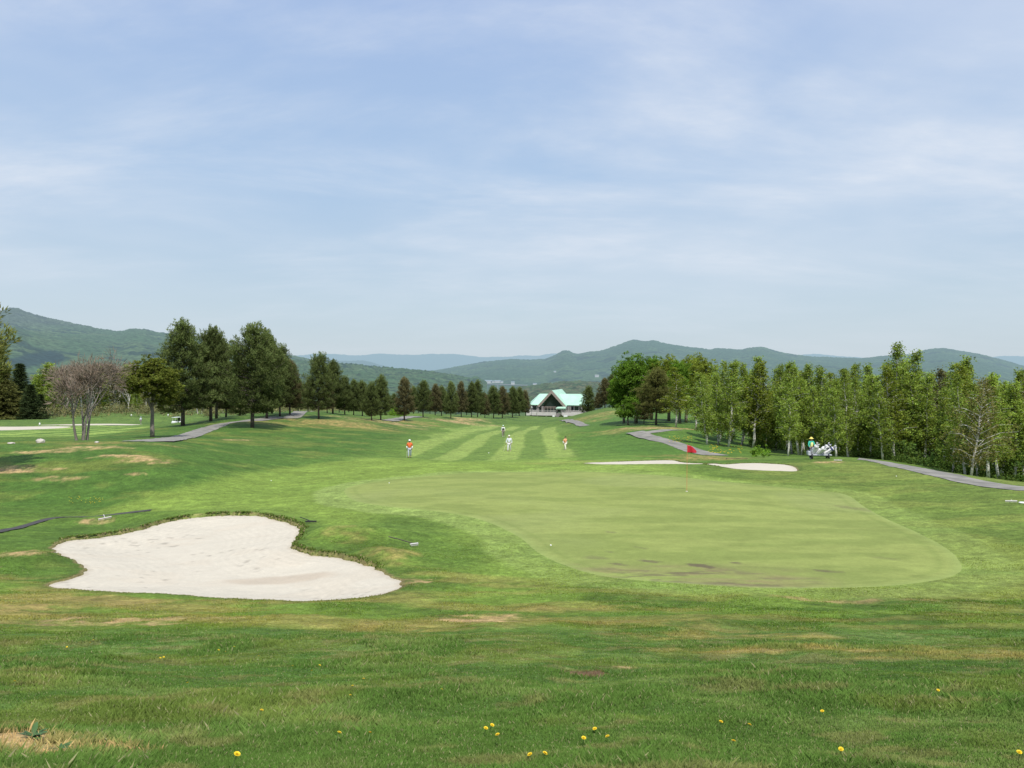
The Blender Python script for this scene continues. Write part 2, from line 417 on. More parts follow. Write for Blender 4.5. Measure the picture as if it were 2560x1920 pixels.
# ------------------------------------------------------------------ materials
def newmat(name):
    m=bpy.data.materials.new(name); m.use_nodes=True; nt=m.node_tree; nt.nodes.clear(); return m,nt
def N(nt,t,**kw):
    n=nt.nodes.new(t)
    for k,v in kw.items(): setattr(n,k,v)
    return n
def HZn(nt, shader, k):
    """aerial haze painted in as bluish emission, growing with distance from the world origin"""
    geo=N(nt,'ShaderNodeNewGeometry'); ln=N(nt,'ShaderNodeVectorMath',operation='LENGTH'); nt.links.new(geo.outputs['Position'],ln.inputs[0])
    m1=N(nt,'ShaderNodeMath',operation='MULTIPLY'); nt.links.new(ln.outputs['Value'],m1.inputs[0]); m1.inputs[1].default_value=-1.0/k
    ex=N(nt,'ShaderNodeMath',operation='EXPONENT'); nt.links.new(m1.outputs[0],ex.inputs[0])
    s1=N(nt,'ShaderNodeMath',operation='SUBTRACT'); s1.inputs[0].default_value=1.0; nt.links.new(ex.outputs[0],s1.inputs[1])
    em=N(nt,'ShaderNodeEmission'); em.inputs['Color'].default_value=(.415,.575,.685,1); em.inputs['Strength'].default_value=1.0  # haze colour given off by the surface itself
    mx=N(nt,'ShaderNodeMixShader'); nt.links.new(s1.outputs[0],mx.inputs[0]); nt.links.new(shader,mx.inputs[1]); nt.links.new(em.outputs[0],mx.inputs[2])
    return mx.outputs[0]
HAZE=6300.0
def out(nt,s):
    o=N(nt,'ShaderNodeOutputMaterial'); nt.links.new(s,o.inputs['Surface'])
def plain(name,col,rough=.7,var=.15,scale=8.0,metal=0.0,bump=0.0,haze=False,spec=.4):
    m,nt=newmat(name); b=N(nt,'ShaderNodeBsdfPrincipled')
    b.inputs['Roughness'].default_value=rough; b.inputs['Metallic'].default_value=metal; b.inputs['Specular IOR Level'].default_value=spec
    tc=N(nt,'ShaderNodeTexCoord'); nz=N(nt,'ShaderNodeTexNoise'); nz.inputs['Scale'].default_value=scale; nz.inputs['Detail'].default_value=4
    nt.links.new(tc.outputs['Object'],nz.inputs['Vector'])
    mr=N(nt,'ShaderNodeMapRange'); mr.inputs[1].default_value=.3; mr.inputs[2].default_value=.7; mr.inputs[3].default_value=1-var; mr.inputs[4].default_value=1+var
    nt.links.new(nz.outputs['Fac'],mr.inputs[0])
    vm=N(nt,'ShaderNodeVectorMath',operation='SCALE'); vm.inputs[0].default_value=col; nt.links.new(mr.outputs[0],vm.inputs['Scale'])
    nt.links.new(vm.outputs[0],b.inputs['Base Color'])
    if bump:
        bp=N(nt,'ShaderNodeBump'); bp.inputs['Strength'].default_value=bump; bp.inputs['Distance'].default_value=.02
        nt.links.new(nz.outputs['Fac'],bp.inputs['Height']); nt.links.new(bp.outputs[0],b.inputs['Normal'])
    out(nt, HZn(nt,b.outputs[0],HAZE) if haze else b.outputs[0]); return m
def turf_mat(name, fine=1.0, haze=True, bumpd=.05, contrast=.35):
    m,nt=newmat(name); b=N(nt,'ShaderNodeBsdfPrincipled'); b.inputs['Roughness'].default_value=.9; b.inputs['Specular IOR Level'].default_value=.1
    at=N(nt,'ShaderNodeAttribute',attribute_name='tone'); geo=N(nt,'ShaderNodeNewGeometry')
    prev=None
    hs=[]
    for sc,amp in ((34*fine,contrast),(9*fine,contrast*.8),(2.1*fine,contrast*.6),(.45*fine,contrast*.45)):
        nz=N(nt,'ShaderNodeTexNoise'); nz.inputs['Scale'].default_value=sc; nz.inputs['Detail'].default_value=3; nz.inputs['Roughness'].default_value=.6
        nt.links.new(geo.outputs['Position'],nz.inputs['Vector'])
        mr=N(nt,'ShaderNodeMapRange'); mr.clamp=False; mr.inputs[1].default_value=.3; mr.inputs[2].default_value=.7; mr.inputs[3].default_value=1-amp; mr.inputs[4].default_value=1+amp
        nt.links.new(nz.outputs['Fac'],mr.inputs[0]); hs.append(nz)
        if prev is None: prev=mr.outputs[0]
        else:
            mm=N(nt,'ShaderNodeMath',operation='MULTIPLY'); nt.links.new(prev,mm.inputs[0]); nt.links.new(mr.outputs[0],mm.inputs[1]); prev=mm.outputs[0]
    vm=N(nt,'ShaderNodeVectorMath',operation='SCALE'); nt.links.new(at.outputs['Color'],vm.inputs[0]); nt.links.new(prev,vm.inputs['Scale'])
    nt.links.new(vm.outputs[0],b.inputs['Base Color'])
    bp=N(nt,'ShaderNodeBump'); bp.inputs['Strength'].default_value=.6; bp.inputs['Distance'].default_value=bumpd
    nt.links.new(hs[1].outputs['Fac'],bp.inputs['Height']); nt.links.new(bp.outputs[0],b.inputs['Normal'])
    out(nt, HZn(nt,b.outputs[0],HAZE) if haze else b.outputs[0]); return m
def leaf_mat(name, col, trans=.35, var=.35, haze=False, up=0.35, hk=None, attr=True):
    m,nt=newmat(name)
    at=N(nt,'ShaderNodeAttribute',attribute_name='tone')
    oi=N(nt,'ShaderNodeObjectInfo')
    vm=N(nt,'ShaderNodeVectorMath',operation='MULTIPLY'); nt.links.new(at.outputs['Color'],vm.inputs[0]); vm.inputs[1].default_value=col
    mr=N(nt,'ShaderNodeMapRange'); mr.inputs[3].default_value=1-var*.5; mr.inputs[4].default_value=1+var*.5; nt.links.new(oi.outputs['Random'],mr.inputs[0])
    v2=N(nt,'ShaderNodeVectorMath',operation='SCALE'); nt.links.new(vm.outputs[0],v2.inputs[0]); nt.links.new(mr.outputs[0],v2.inputs['Scale'])
    df=N(nt,'ShaderNodeBsdfDiffuse'); tr=N(nt,'ShaderNodeBsdfTranslucent')
    nt.links.new(v2.outputs[0],df.inputs['Color']); 
    v3=N(nt,'ShaderNodeVectorMath',operation='MULTIPLY'); nt.links.new(v2.outputs[0],v3.inputs[0]); v3.inputs[1].default_value=(1.25,1.2,.6); nt.links.new(v3.outputs[0],tr.inputs['Color'])
    if up>0:
        geo=N(nt,'ShaderNodeNewGeometry'); mxn=N(nt,'ShaderNodeMix',data_type='VECTOR'); mxn.inputs['Factor'].default_value=up
        nt.links.new(geo.outputs['Normal'],mxn.inputs[4]); mxn.inputs[5].default_value=(0,0,1)
        nm=N(nt,'ShaderNodeVectorMath',operation='NORMALIZE'); nt.links.new(mxn.outputs[1],nm.inputs[0]); nt.links.new(nm.outputs[0],df.inputs['Normal'])
    mx=N(nt,'ShaderNodeMixShader'); mx.inputs[0].default_value=trans; nt.links.new(df.outputs[0],mx.inputs[1]); nt.links.new(tr.outputs[0],mx.inputs[2])
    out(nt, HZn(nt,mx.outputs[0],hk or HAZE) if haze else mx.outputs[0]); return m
def birch_bark():
    m,nt=newmat('birch_bark'); b=N(nt,'ShaderNodeBsdfPrincipled'); b.inputs['Roughness'].default_value=.8
    tc=N(nt,'ShaderNodeTexCoord'); mp=N(nt,'ShaderNodeMapping'); mp.inputs['Scale'].default_value=(3,3,9); nt.links.new(tc.outputs['Object'],mp.inputs[0])
    nz=N(nt,'ShaderNodeTexNoise'); nz.inputs['Scale'].default_value=1.2; nz.inputs['Detail'].default_value=4; nt.links.new(mp.outputs[0],nz.inputs['Vector'])
    cr=N(nt,'ShaderNodeValToRGB'); cr.color_ramp.elements[0].position=.36; cr.color_ramp.elements[0].color=(.10,.085,.07,1); cr.color_ramp.elements[1].position=.46; cr.color_ramp.elements[1].color=(.66,.63,.57,1)
    nt.links.new(nz.outputs['Fac'],cr.inputs[0]); nt.links.new(cr.outputs[0],b.inputs['Base Color']); out(nt,b.outputs[0]); return m
M={}
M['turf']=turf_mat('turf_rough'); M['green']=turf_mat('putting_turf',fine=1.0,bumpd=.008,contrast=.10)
M['pine']=leaf_mat('pine_needles',(.115,.148,.050),.22,.3,up=.12)
M['pine_b']=leaf_mat('pine_needles_brown',(.140,.130,.062),.22,.3,up=.15)
M['birch']=leaf_mat('birch_leaves',(.285,.40,.078),.50,.25,up=.55)
M['broad']=leaf_mat('broad_leaves',(.150,.275,.036),.42,.3)
M['yellowleaf']=leaf_mat('young_yellow_leaves',(.22,.28,.045),.42,.25)
M['maple']=leaf_mat('maple_leaves',(.175,.21,.042),.35,.2,up=.15)
M['rust']=leaf_mat('rusty_buds',(.215,.215,.075),.40,.2)
M['fir']=leaf_mat('fir_needles',(.055,.080,.032),.2,.3,up=.1)
M['olive']=leaf_mat('olive_needles',(.165,.175,.056),.25,.3,up=.15)
M['olive_near']=leaf_mat('near_pine_needles',(.21,.24,.07),.3,.1)
M['scrub']=leaf_mat('scrub_leaves',(.20,.205,.095),.35,.5)
M['under']=leaf_mat('undergrowth_leaves',(.105,.175,.040),.40,.4)
M['twig']=leaf_mat('fine_twigs',(.225,.185,.14),.1,.2)
M['blade']=leaf_mat('grass_blades',(1,1,1),.30,0.0,up=.55)
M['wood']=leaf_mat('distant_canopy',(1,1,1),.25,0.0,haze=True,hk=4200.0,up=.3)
M['bark']=plain('bark_brown',(.085,.070,.058),.9,.3,6,bump=.5)
M['bark_grey']=plain('bark_grey',(.19,.165,.14),.9,.3,6,bump=.5)
M['bark_birch']=birch_bark()

# ------------------------------------------------------------------ ground sheet
def build_ground():
    fine=np.linspace(-0.64,0.64,1080)
    coarse=np.linspace(0.64,2*PI-0.64,150)[1:-1]
    th=np.concatenate([fine,coarse]); 
    r=np.concatenate([np.exp(np.linspace(math.log(0.5),math.log(3.0),14))[:-1], np.exp(np.linspace(math.log(3.0),math.log(480.0),930)), np.exp(np.linspace(math.log(490),math.log(20000),70))])
    RR,TH=np.meshgrid(r,th,indexing='ij')
    # inside the fine fan use depth rows, so rows stay parallel to the picture plane
    X=RR*np.sin(TH); Y=RR*np.cos(TH)
    z,sg,sb=ground(X,Y,True)
    c=tone(X,Y,sg,sb)
    nr,nt_=X.shape
    V=np.stack([X,Y,z],-1).reshape(-1,3); cc=c.reshape(-1,3)
    i=np.arange(nr-1)[:,None]; j=np.arange(nt_)[None,:]; j2=(j+1)%nt_
    Fq=np.stack([i*nt_+j, i*nt_+j2, (i+1)*nt_+j2, (i+1)*nt_+j],-1).reshape(-1,4)
    # centre cap
    V=np.vstack([V,[[0,0,z[0].mean()]]]); cc=np.vstack([cc,cc[0]])
    me=mesh_np("ground",V,Fq,M['turf'],True,cc)
    o=obj('ground',me); tag(o,kind='structure')
    cap=np.array([[len(V)-1,(k+1)%nt_,k] for k in range(nt_)])
    return o
GRD=build_ground()

def fill_sheet(name,poly,step,zf,mat,colf,bstep=None):
    P=resample(poly,bstep or step)
    x0,y0=P.min(0); x1,y1=P.max(0)
    gx,gy=np.meshgrid(np.arange(x0,x1,step),np.arange(y0,y1,step))
    gx=gx+(rs.rand(*gx.shape)-.5)*step*.3; gy=gy+(rs.rand(*gy.shape)-.5)*step*.3
    sd=sdf(P,gx,gy,2.0); m=sd<-step*.5
    pts=[Vector(p) for p in P.tolist()]+[Vector((a,b)) for a,b in zip(gx[m],gy[m])]
    n=len(P)
    vo,eo,fo,_,_,_=delaunay_2d_cdt(pts,[],[list(range(n))],1,1e-5)
    A=np.array([(v.x,v.y) for v in vo]); sd=sdf(P,A[:,0],A[:,1],2.0)
    z=zf(A[:,0],A[:,1],sd)
    tri=np.array([f for f in fo if len(f)==3])
    a=A[tri]; cr=(a[:,1,0]-a[:,0,0])*(a[:,2,1]-a[:,0,1])-(a[:,1,1]-a[:,0,1])*(a[:,2,0]-a[:,0,0])
    tri[cr<0]=tri[cr<0][:,::-1]
    return obj(name,mesh_np(name,np.column_stack([A,z]),tri,mat,True,colf(A[:,0],A[:,1],sd)))
def green_col(x,y,sd):
    n2=fbm(x*.38,y*.80,61,5); n3=fbm(x*2.2,y*3.0,62,4); n1=fbm(x*.13,y*.13,63,3)
    c=np.ones(x.shape+(3,))*C(.238,.285,.092)
    w=(sstep(.40,.62,n2)*.6)[...,None]; c=c*(1-w)+C(.172,.222,.066)*w
    w=(sstep(.45,.62,n1)*.4)[...,None]; c=c*(1-w)+C(.245,.285,.118)*w
    # worn near-side
    q=sstep(24.5,20.5,y)*sstep(-1,.5,x)*sstep(9,5,x)
    w=(q*sstep(.50,.64,fbm(x*.9,y*1.6,67,4))*.65)[...,None]; c=c*(1-w)+C(.25,.19,.12)*w
    w=(q*sstep(.47,.62,n2)*.5)[...,None]; c=c*(1-w)+C(.26,.22,.125)*w
    w=(q*sstep(.565,.60,fbm(x*1.2+3,y*2.6,66,4))*.75)[...,None]; c=c*(1-w)+C(.13,.105,.08)*w
    w=((1-sstep(.0,.45,-sd))*.55)[...,None]; c=c*(1-w)+C(.245,.315,.110)*w
    w=(sstep(.45,.55,-sd)*(1-sstep(.55,.8,-sd))*.3)[...,None]; c=c*(1-w)+C(.13,.19,.05)*w
    for (sx,sy,rx,ry,s) in gscars:
        qx=S([(sx,sy)])[0]; dd=((x-qx[0]+.5*(y-qx[1]))/(rx*1.15))**2+((y-qx[1])/(ry*3.6))**2
        w=(s*sstep(1.3,.2,dd+2.6*(fbm(x*5,y*5,70,4)-.5)))[...,None]; c=c*(1-w)+C(.115,.095,.07)*w
    return c*(.90+.2*n3)[...,None]*np.array([1.05,1.02,.86])
gscars=[(1620,1403,.22,.10,.9),(1755,1416,.26,.11,.9),(1845,1409,.12,.06,.8),(1550,1412,.18,.08,.7),(2065,1428,.24,.07,.7),(1725,1434,.5,.05,.8),(1527,1331,.12,.08,.6),(1520,1380,.12,.06,.6),(1600,1370,.14,.07,.35),(1480,1395,.35,.1,.4),(2370/1.0*0.93,1395,.3,.1,.25),(2140,1272,.5,.3,.4)]
g=fill_sheet('putting_green',GREEN,.13,lambda x,y,sd: ground(x,y,micro=False)+.014*sstep(0,.12,-sd)-.004,M['green'],green_col,.15)
tag(g,kind='structure')
# sand
def sand_mat():
    m,nt=newmat('bunker_sand'); b=N(nt,'ShaderNodeBsdfPrincipled'); b.inputs['Roughness'].default_value=.95; b.inputs['Specular IOR Level'].default_value=.1
    at=N(nt,'ShaderNodeAttribute',attribute_name='tone'); geo=N(nt,'ShaderNodeNewGeometry')
    nz=N(nt,'ShaderNodeTexNoise'); nz.inputs['Scale'].default_value=14; nz.inputs['Detail'].default_value=6; nz.inputs['Roughness'].default_value=.7; nt.links.new(geo.outputs['Position'],nz.inputs['Vector'])
    mr=N(nt,'ShaderNodeMapRange'); mr.inputs[1].default_value=.3; mr.inputs[2].default_value=.7; mr.inputs[3].default_value=.93; mr.inputs[4].default_value=1.06; nt.links.new(nz.outputs['Fac'],mr.inputs[0])
    vm=N(nt,'ShaderNodeVectorMath',operation='SCALE'); nt.links.new(at.outputs['Color'],vm.inputs[0]); nt.links.new(mr.outputs[0],vm.inputs['Scale']); nt.links.new(vm.outputs[0],b.inputs['Base Color'])
    bp=N(nt,'ShaderNodeBump'); bp.inputs['Strength'].default_value=.5; bp.inputs['Distance'].default_value=.03; nt.links.new(nz.outputs['Fac'],bp.inputs['Height']); nt.links.new(bp.outputs[0],b.inputs['Normal'])
    out(nt,b.outputs[0]); return m
M['sand']=sand_mat()
bc=BUNKER1.mean(0)
def sand_z(x,y,sd):
    z=h_base(x,y)
    s=-sd
    rk=np.sin(s*2*PI/.16+3*fbm(x*.7,y*.7,83,2))*.010*sstep(3.2,1.8,s)*(y<40)   # rake furrows following the edge
    return z-.045-.26*sstep(0,2.6,s)+(fbm(x*.8,y*.8,81,3)-.5)*.045+rk
def sand_col(x,y,sd):
    c=np.ones(x.shape+(3,))*C(.555,.505,.405)
    n=fbm(x*.6,y*.9,85,4); w=(sstep(.54,.64,n)*.22)[...,None]; c=c*(1-w)+C(.54,.46,.35)*w
    if abs(x.mean()-bc[0])<6 and y.mean()<60:
        q=S([(690,1425)])[0]; dd=((x-q[0])/1.9)**2+((y-q[1])/.55)**2
        w=(.62*sstep(1.2,.4,dd+(n-.5)*1.5))[...,None]; c=c*(1-w)+C(.43,.35,.26)*w
        rl=np.sin(-sd*2*PI/.26+4*fbm(x*.6,y*.6,84,3)); c=c*(1+.045*rl*sstep(3.6,1.6,-sd)*sstep(.35,.55,fbm(x*.4,y*.4,87,2)))[...,None]
        w=(sstep(.86,.90,vnoise(x*5,y*5,88))*sstep(.5,.7,fbm(x*.5,y*.5,89,2)+.08)*.5)[...,None]; c=c*(1-w)+C(.22,.19,.15)*w
    w=(sstep(.22,.0,-sd)*.35)[...,None]; c=c*(1-w)+C(.36,.29,.20)*w
    return c*(.94+.12*fbm(x*3,y*4,86,3))[...,None]
for i,(b,st,lab) in enumerate(((BUNKER1,.12,''),(BUNKER2,.3,''),(BUNKER3,.3,''),(BUNKER4,1.2,''),(BUNKER5,1.2,''))):
    o=fill_sheet('sand_bunker',b,st,sand_z if i<1 else (lambda x,y,sd: ground(x,y,micro=False)+.14*sstep(0,.3,-sd)-.01+.05*sstep(0,.6,-sd)*fbm(x,y,7,3)),M['sand'],sand_col,min(st,.1) if i==0 else st*.6)
    tag(o,kind='structure')
for o in []: pass

# ------------------------------------------------------------------ paths
M['path']=plain('worn_asphalt',(.235,.222,.190),.9,.32,.9,bump=.3)
M['kerb']=plain('dark_rubber_edging',(.06,.055,.052),.9,.25,3)
def ribbon(name,px,width,mat,off=.03,world=None):
    P=catmull(world if world is not None else S(px),12,closed=False); P=resample(P,.6,False)
    t=np.gradient(P,axis=0); t/=np.maximum(np.hypot(t[:,0],t[:,1]),1e-9)[:,None]; nrm=np.stack([-t[:,1],t[:,0]],-1)
    ks=np.linspace(-.5,.5,9); V=[]
    wv=width*(1+.07*(fbm(P[:,0]*.5,P[:,1]*.5,55,2)-.5)*2)
    for k in ks: V.append(P+nrm*(wv*k)[:,None])
    V=np.stack(V,1); z=ground(V[...,0],V[...,1])
    # cross-fall flattened a little
    zm=z.mean(1,keepdims=True); z=z*.5+zm*.5; z=np.maximum(z,ground(V[...,0],V[...,1]))+off*.6
    n,m_=z.shape
    VV=np.concatenate([V,z[...,None]],-1).reshape(-1,3)
    i=np.arange(n-1)[:,None]; j=np.arange(m_-1)[None]
    Fq=np.stack([i*m_+j,i*m_+j+1,(i+1)*m_+j+1,(i+1)*m_+j],-1).reshape(-1,4)
    o=obj(name,mesh_np(name,VV,Fq[:,::-1].copy(),mat,True)); tag(o,kind='structure'); return o
ribbon('cart_path',[(340,1104),(400,1101),(455,1093),(510,1077),(555,1061),(620,1052),(690,1043),(745,1032),(775,1027)],2.6,M['path'],.05)
ribbon('cart_path',[(955,1053),(985,1050),(1020,1043),(1060,1041)],3.0,M['path'],.06)
ribbon('cart_path',[(1585,1082),(1640,1096),(1700,1115),(1745,1131),(1790,1140)],2.3,M['path'],.05)
ribbon('cart_path',[(1608,1084),(1645,1080),(1690,1075)],2.0,M['path'],.05)
ribbon('cart_path',[(2145,1148),(2200,1155),(2280,1170),(2360,1188),(2440,1206),(2530,1219),(2640,1232)],2.1,M['path'],.04)
ribbon('cart_path',[(1462,1065),(1445,1059),(1425,1053),(1405,1050)],1.9,M['path'],.06)
ribbon('edging_strip',Z([(-60,268),(0,258),(80,240),(200,215),(350,193),(500,179),(620,166),(700,156),(745,151)],0,1200,1.975),.42,M['kerb'],.04)

# ------------------------------------------------------------------ grass blades (stuff)
def build_grass():
    def field(n,y0,y1,bw,bh,seed,pw=1.0):
        r=np.random.RandomState(seed)
        # even in picture space: depth density ~ 1/d^2 in area terms
        l=r.rand(n); iv=1/y0+(1/y1-1/y0)*l; y=1/iv
        u=(r.rand(n)*2-1)*.70; x=u*y
        return x,y
    parts=[]
    xs,ys=field(760000,3.0,9.0,0,0,1); parts.append((xs,ys,1.0))
    xs,ys=field(420000,9.0,27.0,0,0,2); parts.append((xs,ys,.8))
    # ragged lips of the bunkers
    for b,n,hh in ((BUNKER1,20000,1.5),(BUNKER3,3000,1.3),(BUNKER2,2500,1.2)):
        P=resample(b,.02); k=rs.randint(0,len(P),n); a=P[k]+rs.randn(n,2)*.09
        sd=sdf(b,a[:,0],a[:,1],2.0); a=a[sd>-0.02]
        # lips face the sun side more
        
        if hh==1.5:
            kk=lipside(a[:,0],a[:,1])*sstep(.35,.6,fbm(a[:,0]*1.3,a[:,1]*1.3,44,3)+.06); a=a[rs.rand(len(a))<kk*1.1]
        else:
            cc_=b.mean(0); a=a[(a[:,1]>cc_[1]+.2)&(rs.rand(len(a))<.5)]
        parts.append((a[:,0],a[:,1],hh))
    VV=[];CC=[]
    for xs,ys,hs in parts:
        sg=sdf(GREEN,xs,ys,3.0); sb=bunker_sd(xs,ys)
        keep=(sg>.0)&((sb>0.0)|(np.full(sb.shape,hs>1.1)))
        c0=tone(xs,ys,sg,sb)
        bare=(c0[:,0]>c0[:,1]*1.15); keep&=~(bare&(rs.rand(len(xs))<np.where(ys<8,.96,.8)))
        xs=xs[keep];ys=ys[keep];c0=c0[keep]; n=len(xs)
        z=ground(xs,ys)
        tall=fbm(xs*.9,ys*.9,101,3)
        if hs<=1.1:
            h=(0.010+.019*rs.rand(n)**1.5)*(.55+1.3*sstep(.42,.68,tall))*np.where(ys<11,1.0,.6)
            h*=np.where(rs.rand(n)<.02,1.6,1.0)
            w=np.maximum(.0018,.00046*ys)*(.6+.8*rs.rand(n))
        else:
            h=(.015+.055*rs.rand(n)**1.4)*(hs/1.5); w=np.maximum(.006,.0011*ys)*(.6+.8*rs.rand(n))
        a=rs.rand(n)*2*PI; lean=rs.rand(n)*1.0*h; la=rs.rand(n)*2*PI
        dx=np.cos(a)*w; dy=np.sin(a)*w; lx=np.cos(la)*lean; ly=np.sin(la)*lean
        B=np.stack([np.stack([xs-dx,ys-dy,z-.004],-1),np.stack([xs+dx,ys+dy,z-.004],-1),
                    np.stack([xs+dx*.7+lx*.45,ys+dy*.7+ly*.45,z+h*.62],-1),np.stack([xs+lx,ys+ly,z+h],-1)],1)
        VV.append(B.reshape(-1,3))
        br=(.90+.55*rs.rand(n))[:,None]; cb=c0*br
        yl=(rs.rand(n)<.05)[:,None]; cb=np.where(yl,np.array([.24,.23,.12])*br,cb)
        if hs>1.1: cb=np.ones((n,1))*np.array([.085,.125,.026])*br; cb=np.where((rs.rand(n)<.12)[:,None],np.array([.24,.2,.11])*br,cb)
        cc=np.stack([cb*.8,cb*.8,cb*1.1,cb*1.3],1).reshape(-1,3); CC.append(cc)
    V=np.concatenate(VV); Cc=np.concatenate(CC); n=len(V)//4
    b=np.arange(n)[:,None]*4
    F4=np.concatenate([b+np.array([[0,1,2]]),b+np.array([[0,2,3]])],0)
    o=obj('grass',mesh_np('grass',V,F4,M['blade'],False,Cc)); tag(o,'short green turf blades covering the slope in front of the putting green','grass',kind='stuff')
build_grass()

# ------------------------------------------------------------------ trees
def trunk_path(h,lean,rr,n=9,wob=.12):
    P=[];x=y=0
    for i in range(n):
        t=i/(n-1); P.append(Vector((lean[0]*t*h+x, lean[1]*t*h+y, h*t))); x+=rr.uniform(-wob,wob)*h*.05; y+=rr.uniform(-wob,wob)*h*.05
    return P
def along(P,t):
    t=max(0,min(.9999,t))*(len(P)-1); i=int(t); f=t-i
    return P[i].lerp(P[i+1],f)
class Leaves:
    def __init__(s,rr): s.c=[];s.rad=[];s.n=[];s.b=[];s.size=[];s.dir=[];s.rr=rr
    def clump(s,c,rad,n,bright=1.0,size=.12,flat=.7,d=(0,0,.3)): s.c.append(tuple(c)); s.rad.append((rad,rad,rad*flat)); s.n.append(n); s.b.append(bright); s.size.append(size); s.dir.append(d)
    def mesh(s,name,mat,seed,needle=False,tint=.12,var=.28,nw=.24):
        if needle==2: nw=.07
        r=np.random.RandomState(seed)
        n=np.array(s.n); idx=np.repeat(np.arange(len(n)),n); N_=len(idx)
        c=np.array(s.c)[idx]; rad=np.array(s.rad)[idx]; br=np.array(s.b)[idx]; sz=np.array(s.size)[idx]; dr=np.array(s.dir)[idx]
        g=r.randn(N_,3); g/=np.linalg.norm(g,axis=1)[:,None]; rr=r.rand(N_,1)**(1/2.2)
        p=c+g*rad*rr
        if needle:   # slim spikes pointing outward from the clump
            d=g*.8+dr+r.randn(N_,3)*.25; d/=np.linalg.norm(d,axis=1)[:,None]
            q=np.cross(d,r.randn(N_,3)); q/=np.maximum(np.linalg.norm(q,axis=1)[:,None],1e-6)
            L=(sz*(.7+.7*r.rand(N_)))[:,None]; w=L*nw
            V=np.stack([p-q*w,p+q*w,p+d*L*1.4],1); k=3
        else:
            d=r.randn(N_,3); d[:,2]*=.6; d/=np.linalg.norm(d,axis=1)[:,None]
            q=np.cross(d,r.randn(N_,3)); q/=np.maximum(np.linalg.norm(q,axis=1)[:,None],1e-6)
            L=(sz*(.6+.8*r.rand(N_)))[:,None]; w=L*.65
            V=np.stack([p-d*L,p+q*w,p+d*L,p-q*w],1); k=4
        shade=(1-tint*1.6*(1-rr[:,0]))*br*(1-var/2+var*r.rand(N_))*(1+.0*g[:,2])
        col=np.stack([shade*(1+tint*(r.rand(N_)-.4)),shade,shade*(1+tint*(r.rand(N_)-.5))],-1)
        col=np.repeat(col,k,0)
        Fq=np.arange(N_*k).reshape(-1,k)
        return mesh_np(name,V.reshape(-1,3),Fq,mat,False,col)
PROTO={}
def finish(kind,name,mb,lv,barkmat,leafmat,seed,needle=False,tint=.12,var=.28,h=1.0):
    root=empty(name); 
    t=mb.build('trunk',barkmat,root,smooth=True)
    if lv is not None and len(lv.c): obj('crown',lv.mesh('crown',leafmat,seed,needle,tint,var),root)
    PROTO.setdefault(kind,[]).append((root,h))
    return root
def make_pine(seed,dense=1.0,H=12.0,wide=.27,bare=.16,name='pine_tree',kind='pine',leaf='pine'):
    rr=random.Random(seed); mb=MB(); lv=Leaves(rr)
    tp=trunk_path(H*.97,(rr.uniform(-.02,.02),rr.uniform(-.02,.02)),rr)
    mb.tube(tp,[.20*H/12*(1-.9*i/8)+.02 for i in range(9)],8)
    z=bare
    while z<.97:
        nb=rr.randint(4,7); a0=rr.uniform(0,6.28)
        t=(z-bare)/(1-bare)
        prof=(min(1,(t+.12)/.26))**.6*max(0.0,1-t**1.7)**.72*1.02+.06*rr.random()
        for k in range(nb):
            a=a0+k*2*PI/nb+rr.uniform(-.35,.35)
            Lb=max(.35,wide*H*prof*rr.uniform(.62,1.12)); 
            up=lerp(-.02,.95,t)+rr.uniform(-.15,.2)
            b=along(tp,z/.97+rr.uniform(-.01,.01)); dv=Vector((math.cos(a),math.sin(a),up)).normalized()
            e=b+dv*Lb+Vector((0,0,.10*Lb)); mid=b+dv*Lb*.55-Vector((0,0,.03*Lb))
            mb.tube([b,mid,e],[.035*H/12+.012*Lb,.03,.012],4,False)
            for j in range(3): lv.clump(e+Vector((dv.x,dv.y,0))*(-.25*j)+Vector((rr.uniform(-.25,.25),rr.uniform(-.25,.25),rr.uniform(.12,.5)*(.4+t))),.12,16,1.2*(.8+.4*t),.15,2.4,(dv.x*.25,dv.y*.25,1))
            nc=max(2,int(Lb/.42))
            for q in range(nc):
                f=lerp(.30,1.0,(q+.5)/nc); p=b.lerp(mid,f/.55) if f<.55 else mid.lerp(e,(f-.55)/.45)
                sp=.34*Lb*(1.05-f*.55)
                for _ in range(2 if f>.45 else 1):
                    c=p+Vector((rr.uniform(-1,1)*sp,rr.uniform(-1,1)*sp,rr.uniform(-.25,.4)*sp))
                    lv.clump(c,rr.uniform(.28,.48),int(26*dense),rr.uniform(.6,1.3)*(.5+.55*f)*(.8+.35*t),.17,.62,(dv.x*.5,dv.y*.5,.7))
        z+=rr.uniform(.032,.05)
    for k in range(int(34*H/12)):    # inner foliage round the stem, shade painted in as a darker tone
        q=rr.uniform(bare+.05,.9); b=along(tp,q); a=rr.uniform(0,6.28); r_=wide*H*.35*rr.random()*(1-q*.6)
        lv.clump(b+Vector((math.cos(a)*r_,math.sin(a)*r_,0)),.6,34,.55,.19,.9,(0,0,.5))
    for k in range(12):    # candle tips
        a=rr.uniform(0,6.28); q=rr.uniform(0,.10)*H; c=Vector((math.cos(a)*q,math.sin(a)*q,H*rr.uniform(.90,1.0)-q*.35))+Vector((tp[-1].x,tp[-1].y,0))
        for j in range(3): lv.clump(c+Vector((0,0,-.22*j)),.16,16,1.1,.14,1.6,(0,0,1))
    return finish(kind,name,mb,lv,M['bark'],M[leaf],seed,True,h=H)
